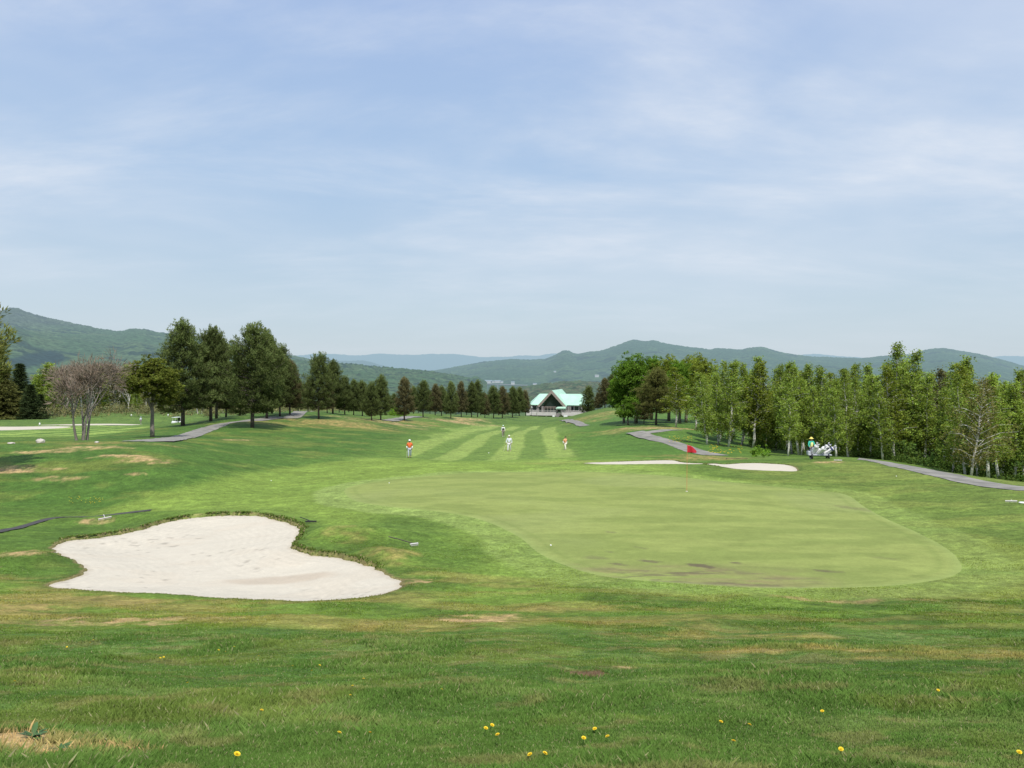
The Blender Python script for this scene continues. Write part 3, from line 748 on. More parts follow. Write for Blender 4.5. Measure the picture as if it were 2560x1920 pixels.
def make_birch(seed,H=12.0,wide=.15,kind='birch',leaf='birch',name='birch_tree',dens=1.0,start=.22,size=.115,bark='bark_birch'):
    rr=random.Random(seed); mb=MB(); lv=Leaves(rr)
    tp=trunk_path(H*.96,(rr.uniform(-.05,.05),rr.uniform(-.04,.04)),rr,wob=.28)
    mb.tube(tp,[.135*H/12*(1-.80*(i/8)**1.0)+.012 for i in range(9)],7)
    nb=int(58)
    for k in range(nb):
        t=k/(nb-1); zf=lerp(start,.96,t)+rr.uniform(-.02,.02); a=k*2.4+rr.uniform(-.5,.5)
        prof=(min(1,(t+.30)/.45))*max(0,1-t**1.9*.86)
        Lb=max(.4,wide*H*prof*rr.uniform(.6,1.25))
        up=rr.uniform(.4,1.15); dv=Vector((math.cos(a),math.sin(a),up)).normalized()
        b=along(tp,zf/.96); mid=b+dv*Lb*.6; e=mid+Vector((dv.x,dv.y,dv.z*.2))*Lb*.45
        mb.tube([b,mid,e],[.012+.011*Lb,.015,.007],4,False)
        nc=max(2,int(Lb/.36*dens))
        for q in range(nc):
            f=lerp(.22,1.0,(q+.5)/nc); p=b.lerp(mid,f/.6) if f<.6 else mid.lerp(e,(f-.6)/.4)
            sp=.26*Lb+.12
            for _ in range(2):
                c=p+Vector((rr.uniform(-1,1)*sp,rr.uniform(-1,1)*sp,rr.uniform(-1,.5)*sp))
                lv.clump(c,rr.uniform(.22,.52),int(19*dens),rr.uniform(.5,1.35)*(.75+.35*f),size,1.3)
    for k in range(5): lv.clump(tp[-1]+Vector((rr.uniform(-.2,.2),rr.uniform(-.2,.2),rr.uniform(-.4,.3))),.2,14,1.1,size*.9,1.3)
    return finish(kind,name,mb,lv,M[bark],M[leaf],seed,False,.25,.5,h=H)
def branch(mb,rr,p,d,L,r,depth,tips,sides=5,split=3,spread=.55,upb=.12,twist=.12):
    q=p; pts=[p]; n=3
    for i in range(n):
        d=(d+Vector((rr.uniform(-twist,twist),rr.uniform(-twist,twist),rr.uniform(-twist*.5,twist)+upb*.3))).normalized(); q=q+d*L/n; pts.append(q)
    mb.tube(pts,[r,r*.85,r*.72,r*.55],sides if depth>1 else 3,False)
    if depth==0: tips.append((pts[-1],d)); tips.append((pts[2],d)); return
    for k in range(split+(1 if rr.random()<.4 else 0)):
        f=rr.choice([1,1,.66,.8]) ; b=pts[0].lerp(pts[-1],f) if f<1 else pts[-1]
        if f<1: b=pts[2]
        nd=(d+Vector((rr.gauss(0,spread),rr.gauss(0,spread),rr.gauss(0,spread*.7)+upb))).normalized()
        branch(mb,rr,b,nd,L*rr.uniform(.58,.80),r*.56,depth-1,tips,sides,split,spread,upb,twist)
def make_bare(seed,kind='bare',leaf='rust',name='bare_tree',H=8.0,stems=3,leaves=6,depth=5,size=.05,bark='bark_grey',spread=.42,crownb=(.7,1.2),rad=.25,stem_spread=.22,needle=False,upb=.16,split=2,bole=.26):
    rr=random.Random(seed); mb=MB(); lv=Leaves(rr); tips=[]
    for s in range(stems):
        a=2*PI*s/stems+rr.uniform(-.4,.4); b=Vector((math.cos(a),math.sin(a),0))*(.0 if stems==1 else .35)
        d=Vector((math.cos(a)*stem_spread,math.sin(a)*stem_spread,1)).normalized()
        branch(mb,rr,b-Vector((0,0,.1)),d,H*bole*rr.uniform(.9,1.15),.0135*H,depth,tips,6,split,spread,upb)
    mz=max(t[0].z for t in tips)
    for p,d in tips:
        if leaves: lv.clump(p,rad*rr.uniform(.7,1.3),leaves,rr.uniform(*crownb),size,1.0,tuple(d*1.1))
    return finish(kind,name,mb,lv,M[bark],M[leaf],seed,needle,.2,.5,h=mz)
def make_round(seed,kind,leaf,name,H=8.0,w=.45,bare=.27,n=420,size=.14,per=26,layers=True,bark='bark_grey'):
    rr=random.Random(seed); mb=MB(); lv=Leaves(rr)
    tp=trunk_path(H*.75,(rr.uniform(-.03,.03),0),rr,wob=.2)
    mb.tube(tp,[.025*H*(1-.8*i/8)+.015 for i in range(9)],8)
    lobes=[]
    for k in range(24):
        a=k*2.4+rr.uniform(-.4,.4); e=rr.uniform(-.9,1.45); rr_=rr.uniform(.45,.80)
        cz=H*(bare+(1-bare)*.5)+math.sin(e)*H*(1-bare)*.5*rr_
        ring=math.cos(e)*w*H*rr_
        c=Vector((math.cos(a)*ring,math.sin(a)*ring,cz)); lobes.append((c,rr.uniform(.13,.19)*H))
        b=along(tp,rr.uniform(.35,1)); mid=b.lerp(c,.5)+Vector((0,0,.04*H)); mb.tube([b,mid,c],[.009*H,.006*H,.003*H],5,False)
    for k in range(n):
        c,r_=rr.choice(lobes); g=Vector((rr.gauss(0,1),rr.gauss(0,1),rr.gauss(0,1))).normalized()
        p=c+Vector((g.x,g.y,g.z*.8))*r_*rr.uniform(.45,1.05)
        lv.clump(p,rr.uniform(.18,.34)*H/8,per,rr.uniform(.6,1.25)*(.85+.2*g.z),size,.55 if layers else .9)
    return finish(kind,name,mb,lv,M[bark],M[leaf],seed,False,.22,.45,h=H)
def make_fir(seed,kind='fir',leaf='fir',name='fir_tree',H=14.0,w=.20):
    rr=random.Random(seed); mb=MB(); lv=Leaves(rr)
    tp=trunk_path(H,(0,0),rr,wob=.05); mb.tube(tp,[.16*(1-.92*i/8)+.01 for i in range(9)],7)
    z=.05
    while z<.985:
        t=z; Lr=w*H*(1-t)**.85
        nb=8
        for k in range(nb):
            a=k*2*PI/nb+z*37+rr.uniform(-.2,.2); L=Lr*rr.uniform(.75,1.15)+.15
            b=along(tp,z); e=b+Vector((math.cos(a)*L,math.sin(a)*L,-.22*L+rr.uniform(-.1,.1)*L))
            mb.tube([b,e],[.03,.01],3,False)
            nc=max(2,int(L/.4))
            for q in range(nc):
                f=(q+.7)/nc; p=b.lerp(e,f); lv.clump(p+Vector((rr.uniform(-.2,.2),rr.uniform(-.2,.2),0)),.45,30,rr.uniform(.6,1.3)*(.5+.6*f),.24,.45,(math.cos(a)*.6,math.sin(a)*.6,-.1))
        z+=rr.uniform(.028,.04)
    return finish(kind,name,mb,lv,M['bark'],M[leaf],seed,True,h=H)
for s in (1,2,3,4,5): make_pine(s,wide=.255+.025*(s%3))
for s in (11,12): make_pine(s,wide=.27,kind='pine_brown',leaf='pine_b')
make_pine(21,wide=.33,bare=.17,kind='pine_big'); make_pine(22,wide=.32,bare=.18,kind='pine_big')
make_pine(25,H=10,wide=.36,bare=.60,kind='pine_near',leaf='olive_near',dense=1.6)
for s in range(31,40): make_birch(s,wide=.145+.013*(s%4),start=.10+.05*(s%3),size=.088)
for s in (41,42): make_birch(s,wide=.21,kind='birch_yel',leaf='yellowleaf',dens=.8,size=.10)
for s in (45,46,47): make_birch(s,wide=.20,kind='scrub_birch',leaf='scrub',dens=.6,start=.25)
make_bare(51,stems=4,leaves=6,depth=5,size=.30,H=8.5,rad=.5,leaf='twig',needle=2,stem_spread=.20,spread=.50,split=2,bole=.27,upb=.07)
make_birch(52,H=9,wide=.36,kind='rusty',leaf='rust',name='rusty_leaved_tree',dens=.75,start=.08,size=.075)
make_bare(53,kind='sparse',stems=1,leaves=12,depth=5,size=.30,H=9,leaf='twig',needle=2,rad=.5)
make_bare(54,kind='sparse',stems=2,leaves=10,depth=5,size=.28,H=9,bark='bark_birch',leaf='twig',needle=2,rad=.5)
make_round(61,'maple','maple','maple_tree',H=8,w=.33,bare=.30,n=900,size=.085,per=30)
make_round(62,'broad','broad','broadleaf_tree',H=12,w=.33,bare=.08,n=1100,size=.115,per=26,layers=False)
make_round(63,'broad','broad','broadleaf_tree',H=12,w=.30,bare=.06,n=1100,size=.115,per=26,layers=False)
make_round(64,'broad_yel','yellowleaf','broadleaf_tree',H=12,w=.30,bare=.08,n=1000,size=.11,per=24,layers=False)
make_round(65,'bush','under','leafy_shrub',H=2.0,w=.55,bare=.02,n=120,size=.08,per=26,layers=False)
make_fir(71); make_fir(72,leaf='olive',kind='fir_olive',w=.26)
make_pine(81,wide=.34,bare=.25,H=12,kind='pine_olive',leaf='olive')
used=set()
def place(kind,x,y,z,h,rz=None,var=None,wx=1.0,label=None,cat='tree',group=None,name=None):
    lst=PROTO[kind]; i=rnd.randrange(len(lst)) if var is None else var%len(lst)
    root,H=lst[i]; key=(kind,i)
    if key in used: o=copy_tree(root)
    else: o=root; used.add(key)
    k=h/H; o.location=(x,y,z-.05); o.scale=(k*wx,k*wx,k); o.rotation_euler=(0,0,rnd.uniform(0,6.28) if rz is None else rz)
    for key_ in ('label','category','group'): 
        if key_ in o: del o[key_]
    tag(o,label,cat,group); return o
def put(kind,sx,sbase,stop,d=None,**kw):
    """tree by photo column, base row and top row (source pixels)"""
    if d is None:
        q=S([(sx,sbase)])[0]; x,y=q
    else: y=d; x=(sx/2.5-CX)/F0*d
    z=gz(x,y); h=-(stop/2.5-HZ)/F0*y-z
    return place(kind,float(x),float(y),z,h,**kw)

G1='pines along the left side of the hole'
put('pine',457,1062,812,122,label='tall dark pine just right of the parked golf cart',wx=1.12,var=0)
put('pine',527,1052,828,128,label='tall dark pine second from the left in the pine row',wx=1.02,var=1)
put('pine_olive',541,1050,850,140,label='pine with sunlit olive crown behind the second tall pine')
put('pine_big',631,1071,822,None,label='broad big pine standing alone in front of the cart path',wx=1.1,var=0)
put('pine',667,1045,832,133,label='tall pine right behind the broad big pine',wx=.9,var=2)
put('pine_big',700,1045,868,140,label='spreading pine at the right edge of the dense pine clump',wx=.8,var=1)
put('pine_brown',725,1043,905,145,label='brownish pine low at the right of the dense pine clump',wx=1.0,var=0)
put('pine',680,1045,880,150,label='slim pine in the back of the dense pine clump',var=3)
put('pine',600,1045,900,150,label='small dark pine behind and left of the broad big pine',var=1)
put('pine_brown',565,1048,905,150,label='short brownish pine between the tall pair and the big pine',var=1)
put('pine_big',797,1046.7,888,None,label='broad pine on the grassy knoll beside the cart path',var=1,wx=.92)
put('pine',832,1035,905,165,label='dark pine behind the knoll pine on its right',var=0)
put('pine_brown',818,1036,960,162,label='small browned pine leaning out right of the knoll pine',var=1)
put('pine',862,1038,942,170,label='mid green pine past the knoll, first of the lower row',var=2)
put('pine',884,1040,952,178,label='pine past the knoll, second of the lower row',var=3)
put('pine',906,1045,955,180,label='pine past the knoll, third of the lower row',var=1)
put('pine',929,1053,957,None,label='pine at the start of the side path, left of a pair',var=2)
put('pine',952,1052,942,None,label='taller pine at the start of the side path, right of a pair',var=0)
put('pine_brown',1011,1051,947,None,label='pine with reddish brown lower branches',var=0,wx=1.05)
put('pine',1034,1040,968,240,label='low dark pine right behind the reddish brown one',var=3)
put('pine',1057.7,1043.5,955,215,label='dark green pine just right of the reddish brown pine',var=1)
put('pine_brown',1088,1042,963,240,label='brown tinged pine, left of two touching ones',var=1)
put('pine',1104,1042,966,245,label='greener pine, right of two touching ones',var=2)
put('pine',1127,1046,957,None,label='slim dark pine with a clear gap on its left',var=3,wx=.8)
put('pine_brown',1153,1047,957,250,label='slim brown pine in the middle of the row',var=0,wx=.85)
put('pine',1179,1045.5,958,255,label='pine left of a touching pair behind the walking golfers',var=0,wx=.9)
put('pine',1194,1045,953,262,label='pine right of a touching pair behind the walking golfers',var=2,wx=.9)
put('pine_brown',1212,1042,985,290,label='short thin brown pine before the last clump',var=1)
put('pine',1234,1040,968,300,label='dark pine, first of the last clump before the clubhouse',var=1)
put('pine_brown',1256,1040,969,305,label='brown pine, second of the last clump before the clubhouse',var=0)
put('pine',1281,1040,969,320,label='dark pine, third of the last clump before the clubhouse',var=3)
put('pine',1298,1040,971,335,label='dark pine, fourth of the last clump before the clubhouse',var=0)
put('pine_brown',1314,1040,978,350,label='brown pine touching the left end of the clubhouse deck',var=1,wx=.9)
put('pine',1472,1031,967,375,label='round dark pine at the right end of the clubhouse',var=2,wx=1.15)
put('pine_brown',1512,1018,948,245,label='brown pine on the hilltop right of the clubhouse',var=0,wx=1.1)
put('pine',1530,1018,940,250,label='dark pine on the hilltop against the leafy trees',var=1,wx=1.1)
put('pine_brown',1495,1020,985,255,label='low brown pine on the hill shoulder right of the clubhouse',var=1,wx=1.2)
for sx,st,d in ((745,950,190),(770,955,200),(848,965,210),(872,970,215),(918,972,225),(940,968,235),(968,985,240),(985,985,250),(1046,985,290),(1075,985,300),(1115,980,310),(1140,985,320),(1166,985,330),(1202,985,340),(1222,990,350),(1246,985,350),(1270,985,360),(1290,985,370)):
    put('pine' if rnd.random()<.7 else 'pine_brown',sx,1040,st,d,label='small pine in the second line behind the left row',group='pines of the second line')
# near pine whose branch tips enter at the left edge
np_=place('pine_near',-31.2,47.0,gz(-31.2,47.0),9.4,rz=2.2,var=0,wx=1.0,label='near pine at the left edge, only its branch tips in view')
# left-hand trees
put('bare',205,1103,885,78,label='leafless many-stemmed tree with brown twigs on the left bank',var=0,wx=.92,rz=.6)
put('maple',381,1093,890,None,label='round yellow green tree with a leaning dark trunk beside the path',rz=1.0,wx=1.05)
put('fir_olive',8,1064,918,235,label='olive green fir at the left edge behind the far bunker',wx=1.75)
put('fir',48,1064,908,260,label='narrow dark fir behind the olive fir',wx=1.5)
put('fir',100,1062,985,240,label='short dark fir beside the bright birch',wx=1.9)
put('fir',75,1062,960,235,label='dark fir between the olive fir and the short fir',wx=1.9)
put('birch',112,1062,905,270,label='bright green birch beside the dark firs on the left',var=1,wx=2.3)
put('birch',88,1062,935,275,label='bright birch half hidden behind the dark firs',var=3,wx=2.2)
put('birch',135,1060,945,275,label='lower bright birch right of the dark firs',var=2,wx=2.4)
GL='thin pale trees of the wood behind the left fairway'
for k in range(110):
    sx=lerp(115,790,((k%55)+rnd.uniform(-.4,.4))/55); d=rnd.uniform(262,340)
    top=np.interp(sx,[115,150,210,300,345,430,520,800],[935,920,910,915,925,960,985,1000])+rnd.uniform(-10,35)
    kd=rnd.choice(['scrub_birch','scrub_birch','scrub_birch','sparse','sparse','birch'] if sx>330 else ['sparse','sparse','sparse','scrub_birch','scrub_birch','birch'])
    put(kd,sx,1040,top,d,wx=rnd.uniform(1.0,1.7)*(1.3 if kd!='sparse' else .9),label='thin sparse tree in the wood behind the left fairway',group=GL)

# right-hand deciduous clump
put('broad',1590,1060,884,143,label='large bright green broadleaf tree heading the right wood',var=0,wx=1.1)
put('broad',1560,1060,915,148,label='bright green tree at the left end of the right wood',var=1,wx=.9)
put('broad',1570,1063,990,138,label='low bright tree with spreading branches on the shaded slope',var=0,wx=1.3)
put('broad',1628,1058,888,152,label='bright rounded tree behind the dark larch like pine',var=1)
put('pine_olive',1640,1060,928,132,label='dark olive pine in front of the bright broadleaf trees',wx=1.25)
put('broad_yel',1672,1060,890,150,label='yellow green tree with rusty tint at the wood top',wx=1.0)
put('broad_yel',1715,1060,892,148,label='yellow green tree second from the rusty tinted one',wx=1.0)
put('broad',1700,1065,900,140,label='green tree under the yellow green crowns',var=1)
put('broad_yel',1752,1065,886,155,label='brightest yellow green crown on the wood skyline',wx=.95)
put('birch_yel',1690,1078,915,125,label='yellowish birch at the front of the wood near the path',wx=1.3)
put('birch_yel',1740,1090,910,118,label='yellowish birch right of the side path',wx=1.3)
put('pine_brown',1610,1060,985,140,label='brown pine in shade under the broadleaf trees')
# birches along the right
tops=[(1760,892),(1800,905),(1829,899),(1886,890),(1920,915),(1965,905),(2010,907),(2040,908),(2070,938),(2120,905),(2165,908),(2195,930),(2230,862),(2270,880),(2300,930),(2340,925),(2375,902),(2425,888),(2460,935),(2530,925),(2600,918)]
named=[(1800,1127,900,'birch with a bright leaning trunk base above the yellow flowers'),(1829,1135,898,'slim birch next to the leaning trunked one'),(1886,1143,890,'tall grey stemmed birch behind the right bunker'),(1970,1140,905,'birch with forked stem left of the caddie'),(1997,1150,912,'birch with pale trunk just left of the caddie'),
 (2042,1128,907,'birch rising directly behind the caddie'),(2127,1142,903,'birch with a white kinked trunk right of the caddie'),(2166,1140,908,'slender birch left of the tallest birch'),(2230,1152,855,'tallest birch with a straight white trunk above the wood'),(2262,1150,872,'second tallest birch touching the tallest one'),
 (2310,1163,930,'birch with a thin white stem right of the tallest'),(2376,1170,905,'birch behind the rusty branching tree'),(2425,1170,888,'pointed dark green birch at the right'),(2497,1210,935,'birch with low white stem near the right edge'),(2535,1200,920,'birch at the right edge of the photo')]
for i,(sx,sb,st,lab) in enumerate(named):
    d=[100,104,98,96,88,104,92,100,88,92,86,86,90,66,74][i]
    put('birch',sx,sb,st,d,label=lab,var=i,wx=1.15)
put('rusty',2428,1189,945,56,label='rusty brown tree with pale twisting branches near the right edge',wx=1.05,rz=.4)
GB='birches filling the right hand wood'
txs=[t[0] for t in tops]; tys=[t[1] for t in tops]
for k in range(124):
    sx=lerp(1765,2680,(k+rnd.uniform(-.45,.45))/124); row=k%4; d=(84,96,110,130)[row]+rnd.uniform(-5,5)
    if sx>2380: d-=14
    if sx<1960: d+=12
    st=np.interp(sx,txs,tys)+rnd.uniform(-4,70)**1.0*(1 if row else 1.1)
    put('birch_yel' if rnd.random()<.10 else ('scrub_birch' if rnd.random()<.06 else 'birch'),sx,1150,st,d,wx=rnd.uniform(1.0,1.35),label='leafy birch crowded among others in the right hand wood',group=GB)

# undergrowth (stuff)
def leaf_cloud(name,pts,rad,per,size,mat,seed,flat=.7,label='',cat=''):
    rr=random.Random(seed); lv=Leaves(rr)
    for p in pts: lv.clump(p[:3],rad*rr.uniform(.6,1.4),per,rr.uniform(.6,1.3)*(p[3] if len(p)>3 else 1),size,flat)
    o=obj(name,lv.mesh(name,mat,seed,False,.3,.5)); tag(o,label,cat,kind='stuff'); return o
pts=[]
for k in range(5200):
    y=rnd.uniform(64,150); u=rnd.uniform(.285,.70)
    if y<lerp(96,64,min(1,max(0,(u-.30)/.30))): continue
    x=u*y; pts.append((x,y,gz(x,y)+rnd.uniform(.05,.6)*(1 if rnd.random()<.6 else 3.2)))
leaf_cloud('undergrowth',pts,.55,44,.10,M['under'],5,.8,'dark leafy undergrowth on the floor of the birch wood','undergrowth')
pts=[]
for k in range(1500):
    y=rnd.uniform(232,330); u=rnd.uniform(-.64,-.17); x=u*y; pts.append((x,y,gz(x,y)+rnd.uniform(.1,2.6)))
leaf_cloud('scrub',pts,1.5,36,.20,M['scrub'],6,.8,'pale scrub under the thin trees behind the left fairway','scrub')
pts=[]
for k in range(60):
    q=S([(rnd.uniform(958,1000),rnd.uniform(1036,1043))])[0]; pts.append((q[0],q[1]+12,gz(q[0],q[1]+12)+rnd.uniform(0,1.2)))
leaf_cloud('leafy_shrub',pts,.9,40,.16,M['broad'],8,.8,'bright green low shrubs under the pines by the side path','shrubs')
# bamboo grass leaves and flowers at the wood edge
pts=[]
for k in range(40):
    q=S([(rnd.uniform(1895,1940),rnd.uniform(1133,1147))])[0]; pts.append((q[0],q[1]+2,gz(q[0],q[1]+2)+rnd.uniform(.1,.7)))
leaf_cloud('broad_weeds',pts,.22,14,.10,M['broad'],9,.8,'bright broad leaved weeds at the foot of the birches','weeds')

# ------------------------------------------------------------------ hills
def hill_mat(name):
    m,nt=newmat(name); at=N(nt,'ShaderNodeAttribute',attribute_name='tone'); geo=N(nt,'ShaderNodeNewGeometry')
    nz=N(nt,'ShaderNodeTexNoise'); nz.inputs['Scale'].default_value=.085; nz.inputs['Detail'].default_value=4; nz.inputs['Roughness'].default_value=.65; nt.links.new(geo.outputs['Position'],nz.inputs['Vector'])
    mr=N(nt,'ShaderNodeMapRange'); mr.inputs[1].default_value=.3; mr.inputs[2].default_value=.7; mr.inputs[3].default_value=.35; mr.inputs[4].default_value=1.6; nt.links.new(nz.outputs['Fac'],mr.inputs[0])
    vm=N(nt,'ShaderNodeVectorMath',operation='SCALE'); nt.links.new(at.outputs['Color'],vm.inputs[0]); nt.links.new(mr.outputs[0],vm.inputs['Scale'])
    d=N(nt,'ShaderNodeBsdfDiffuse'); nt.links.new(vm.outputs[0],d.inputs['Color'])
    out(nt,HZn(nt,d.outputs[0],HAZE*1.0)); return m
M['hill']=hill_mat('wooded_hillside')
Z1=lambda L: [( (a/3.456)/2.5, (740+b/3.456)/2.5) for a,b in L]
Z2=lambda L: [((560+a/3.456)/2.5,(740+b/3.456)/2.5) for a,b in L]
Z3=lambda L: [((1160+a/3.456)/2.5,(800+b/3.456)/2.5) for a,b in L]
Z4=lambda L: [((1760+a/2.765)/2.5,(800+b/2.765)/2.5) for a,b in L]
def hill(name,crest,d,depth,base,seed,cols,rough=1.0,x0=None,x1=None,crown=3.0,nx=900,ny=110,special=None):
    cx=np.array([c[0] for c in crest]); cy=np.array([c[1] for c in crest])
    a0=cx[0] if x0 is None else x0; a1=cx[-1] if x1 is None else x1
    px=np.linspace(a0,a1,nx); top=np.interp(px,cx,cy)
    # soften corners
    k=np.ones(9)/9; tp=np.pad(top,4,mode='edge'); top=np.convolve(tp,k,mode='valid')
    u=(px-CX)/F0; t=np.linspace(0,1.35,ny)
    Uu,Tt=np.meshgrid(u,t,indexing='xy')
    D=d-depth*(1-Tt)               # crest at t=1 lies at distance d
    X=Uu*D; Y=D
    crz=-(top-HZ)/F0*d
    prof=np.where(Tt<=1, Tt**1.15*(1.25-.25*Tt), 1-((Tt-1)/.35)**2*.5)
    Zz=base+(crz[None]-base)*prof
    s=depth/5.0
    gully=(fbm(X/s,Y/(s*1.6),seed,4)-.5)
    Zz=Zz+gully*rough*(crz[None]-base)*.38*np.sin(np.clip(Tt,0,1)*PI)
    pxm=d/F0
    Zz=Zz+(vnoise(X/(pxm*2.3),Y/(pxm*4),seed+5)*.7+vnoise(X/(pxm*1.1),Y/(pxm*2.),seed+6)*.3)*crown*Tt.clip(0,1)
    n1=fbm(X/(s*.45),Y/(s*.45),seed+9,4); n2=fbm(X/(s*.12),Y/(s*.12),seed+10,4)
    c=np.ones(X.shape+(3,))*np.array(cols[0])
    w=sstep(.40,.56,n1)[...,None]; c=c*(1-w)+np.array(cols[1])*w
    w=(sstep(.53,.60,n2)*sstep(.4,.6,n1))[...,None]; c=c*(1-w)+np.array(cols[2])*w
    if special is not None: c=special(X,Y,Zz,c,n2)
    V=np.stack([X,Y,Zz],-1).reshape(-1,3)
    i=np.arange(ny-1)[:,None]; j=np.arange(nx-1)[None]
    Fq=np.stack([i*nx+j,i*nx+j+1,(i+1)*nx+j+1,(i+1)*nx+j],-1).reshape(-1,4)
    o=obj(name,mesh_np(name,V,Fq,M['hill'],True,c.reshape(-1,3))); tag(o,kind='structure'); return o
def conifer_stand(X,Y,Zz,c,n2):
    P=np.array(Z1([(-60,560),(0,575),(100,540),(250,500),(430,468),(540,500),(565,560),(420,590),(250,610),(100,640),(-60,640)]))
    px=CX+F0*X/Y; py=HZ-F0*Zz/Y
    s=sdf(P,px,py,20.0); w=sstep(2.0,-1.5,s+3*(n2-.5))[...,None]*.9
    c=c*(1-w)+np.array([.012,.028,.030])*w
    P=np.array(Z1([(1240,480),(1420,500),(1500,540),(1280,530)])); s=sdf(P,px,py,20.0); w=sstep(2.0,-1.5,s+6*(n2-.5))[...,None]*.7
    c=c*(1-w)+np.array([.012,.028,.030])*w
    w=(sstep(335,318,py)*.6)[...,None]; c=c*(1-w)+np.array([.07,.08,.075])*w      # bare-branched ridge
    return c
LG_=[(.046,.086,.038),(.064,.102,.046),(.020,.042,.028)]
RG_=[(.036,.072,.036),(.052,.092,.040),(.020,.042,.030)]
BG_=[(.03,.06,.05),(.035,.07,.055),(.025,.05,.045)]
fr=Z2([(300,500),(640,520),(800,500),(950,505),(1180,520),(1320,500),(1480,510),(1700,512),(1810,500),(1880,510),(1960,500),(2100,515),(2212,533)])+Z3([(150,330),(250,320),(360,325),(520,305),(600,320),(760,290),(900,300),(1400,330)])+Z4([(500,262),(650,245),(780,235),(900,250),(1300,280),(1900,275),(2000,257),(2100,250),(2212,255),(2600,262)])
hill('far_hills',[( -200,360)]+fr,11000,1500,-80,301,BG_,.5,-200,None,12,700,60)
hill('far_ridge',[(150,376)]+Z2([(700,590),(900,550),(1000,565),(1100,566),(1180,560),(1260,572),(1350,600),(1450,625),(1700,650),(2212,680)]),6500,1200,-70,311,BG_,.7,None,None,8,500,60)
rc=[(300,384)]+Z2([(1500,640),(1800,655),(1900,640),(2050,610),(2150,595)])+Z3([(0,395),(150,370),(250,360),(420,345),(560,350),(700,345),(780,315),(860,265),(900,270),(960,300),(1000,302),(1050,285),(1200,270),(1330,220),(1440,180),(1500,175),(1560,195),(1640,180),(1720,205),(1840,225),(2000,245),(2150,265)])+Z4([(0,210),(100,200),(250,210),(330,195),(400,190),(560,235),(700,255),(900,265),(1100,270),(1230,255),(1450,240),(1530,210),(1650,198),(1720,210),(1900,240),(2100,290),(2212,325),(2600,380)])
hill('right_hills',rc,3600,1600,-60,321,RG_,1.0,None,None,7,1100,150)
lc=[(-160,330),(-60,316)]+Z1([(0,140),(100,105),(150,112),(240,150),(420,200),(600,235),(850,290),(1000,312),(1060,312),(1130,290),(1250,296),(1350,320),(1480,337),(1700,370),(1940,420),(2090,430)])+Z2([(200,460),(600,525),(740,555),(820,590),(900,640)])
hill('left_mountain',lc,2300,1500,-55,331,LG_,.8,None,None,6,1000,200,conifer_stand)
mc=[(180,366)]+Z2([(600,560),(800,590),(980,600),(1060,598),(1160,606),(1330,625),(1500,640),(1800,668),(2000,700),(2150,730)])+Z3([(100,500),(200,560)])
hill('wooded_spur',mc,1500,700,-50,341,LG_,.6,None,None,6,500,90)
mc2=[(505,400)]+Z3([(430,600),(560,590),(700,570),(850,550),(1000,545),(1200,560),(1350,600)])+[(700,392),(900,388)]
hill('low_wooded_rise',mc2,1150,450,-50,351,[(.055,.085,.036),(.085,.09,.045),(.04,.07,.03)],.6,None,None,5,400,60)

def far_wood():
    n=15000; r=np.random.RandomState(5)
    y=np.sqrt(r.rand(n)*(1300**2-500**2)+500**2); u=(r.rand(n)*2-1)*.68; x=u*y
    keep=~((np.abs(u-.06)<.09)&(y<540)); x=x[keep];y=y[keep];n=len(x)
    z=h_base(x,y); h=5+5*r.rand(n); w=2.2+1.6*r.rand(n); k=22
    idx=np.repeat(np.arange(n),k); m=len(idx)
    g=r.randn(m,3); g/=np.linalg.norm(g,axis=1)[:,None]; g*=r.rand(m,1)**.4
    p=np.stack([x[idx]+g[:,0]*w[idx],y[idx]+g[:,1]*w[idx],z[idx]+h[idx]*.55+g[:,2]*h[idx]*.5],-1)
    d=r.randn(m,3)*.9; e=r.randn(m,3)*.9
    V=np.stack([p,p+d,p+e],1).reshape(-1,3)
    pal=np.array([[.07,.125,.035],[.10,.15,.045],[.045,.08,.03],[.11,.10,.055],[.06,.11,.03]])
    patch=fbm(x/60,y/60,401,3); pi=np.clip(((patch-.3)/.4*5+r.randn(n)*.9).astype(int),0,4)
    c=pal[pi][idx]*(.6+.8*r.rand(m,1))*(1+.25*g[:,2:3])
    o=obj('distant_wood',mesh_np('distant_wood',V,np.arange(m*3).reshape(-1,3),M['wood'],False,np.repeat(c,3,0))); tag(o,'hazy mixed wood covering the valley beyond the clubhouse','wood',kind='stuff')
far_wood()

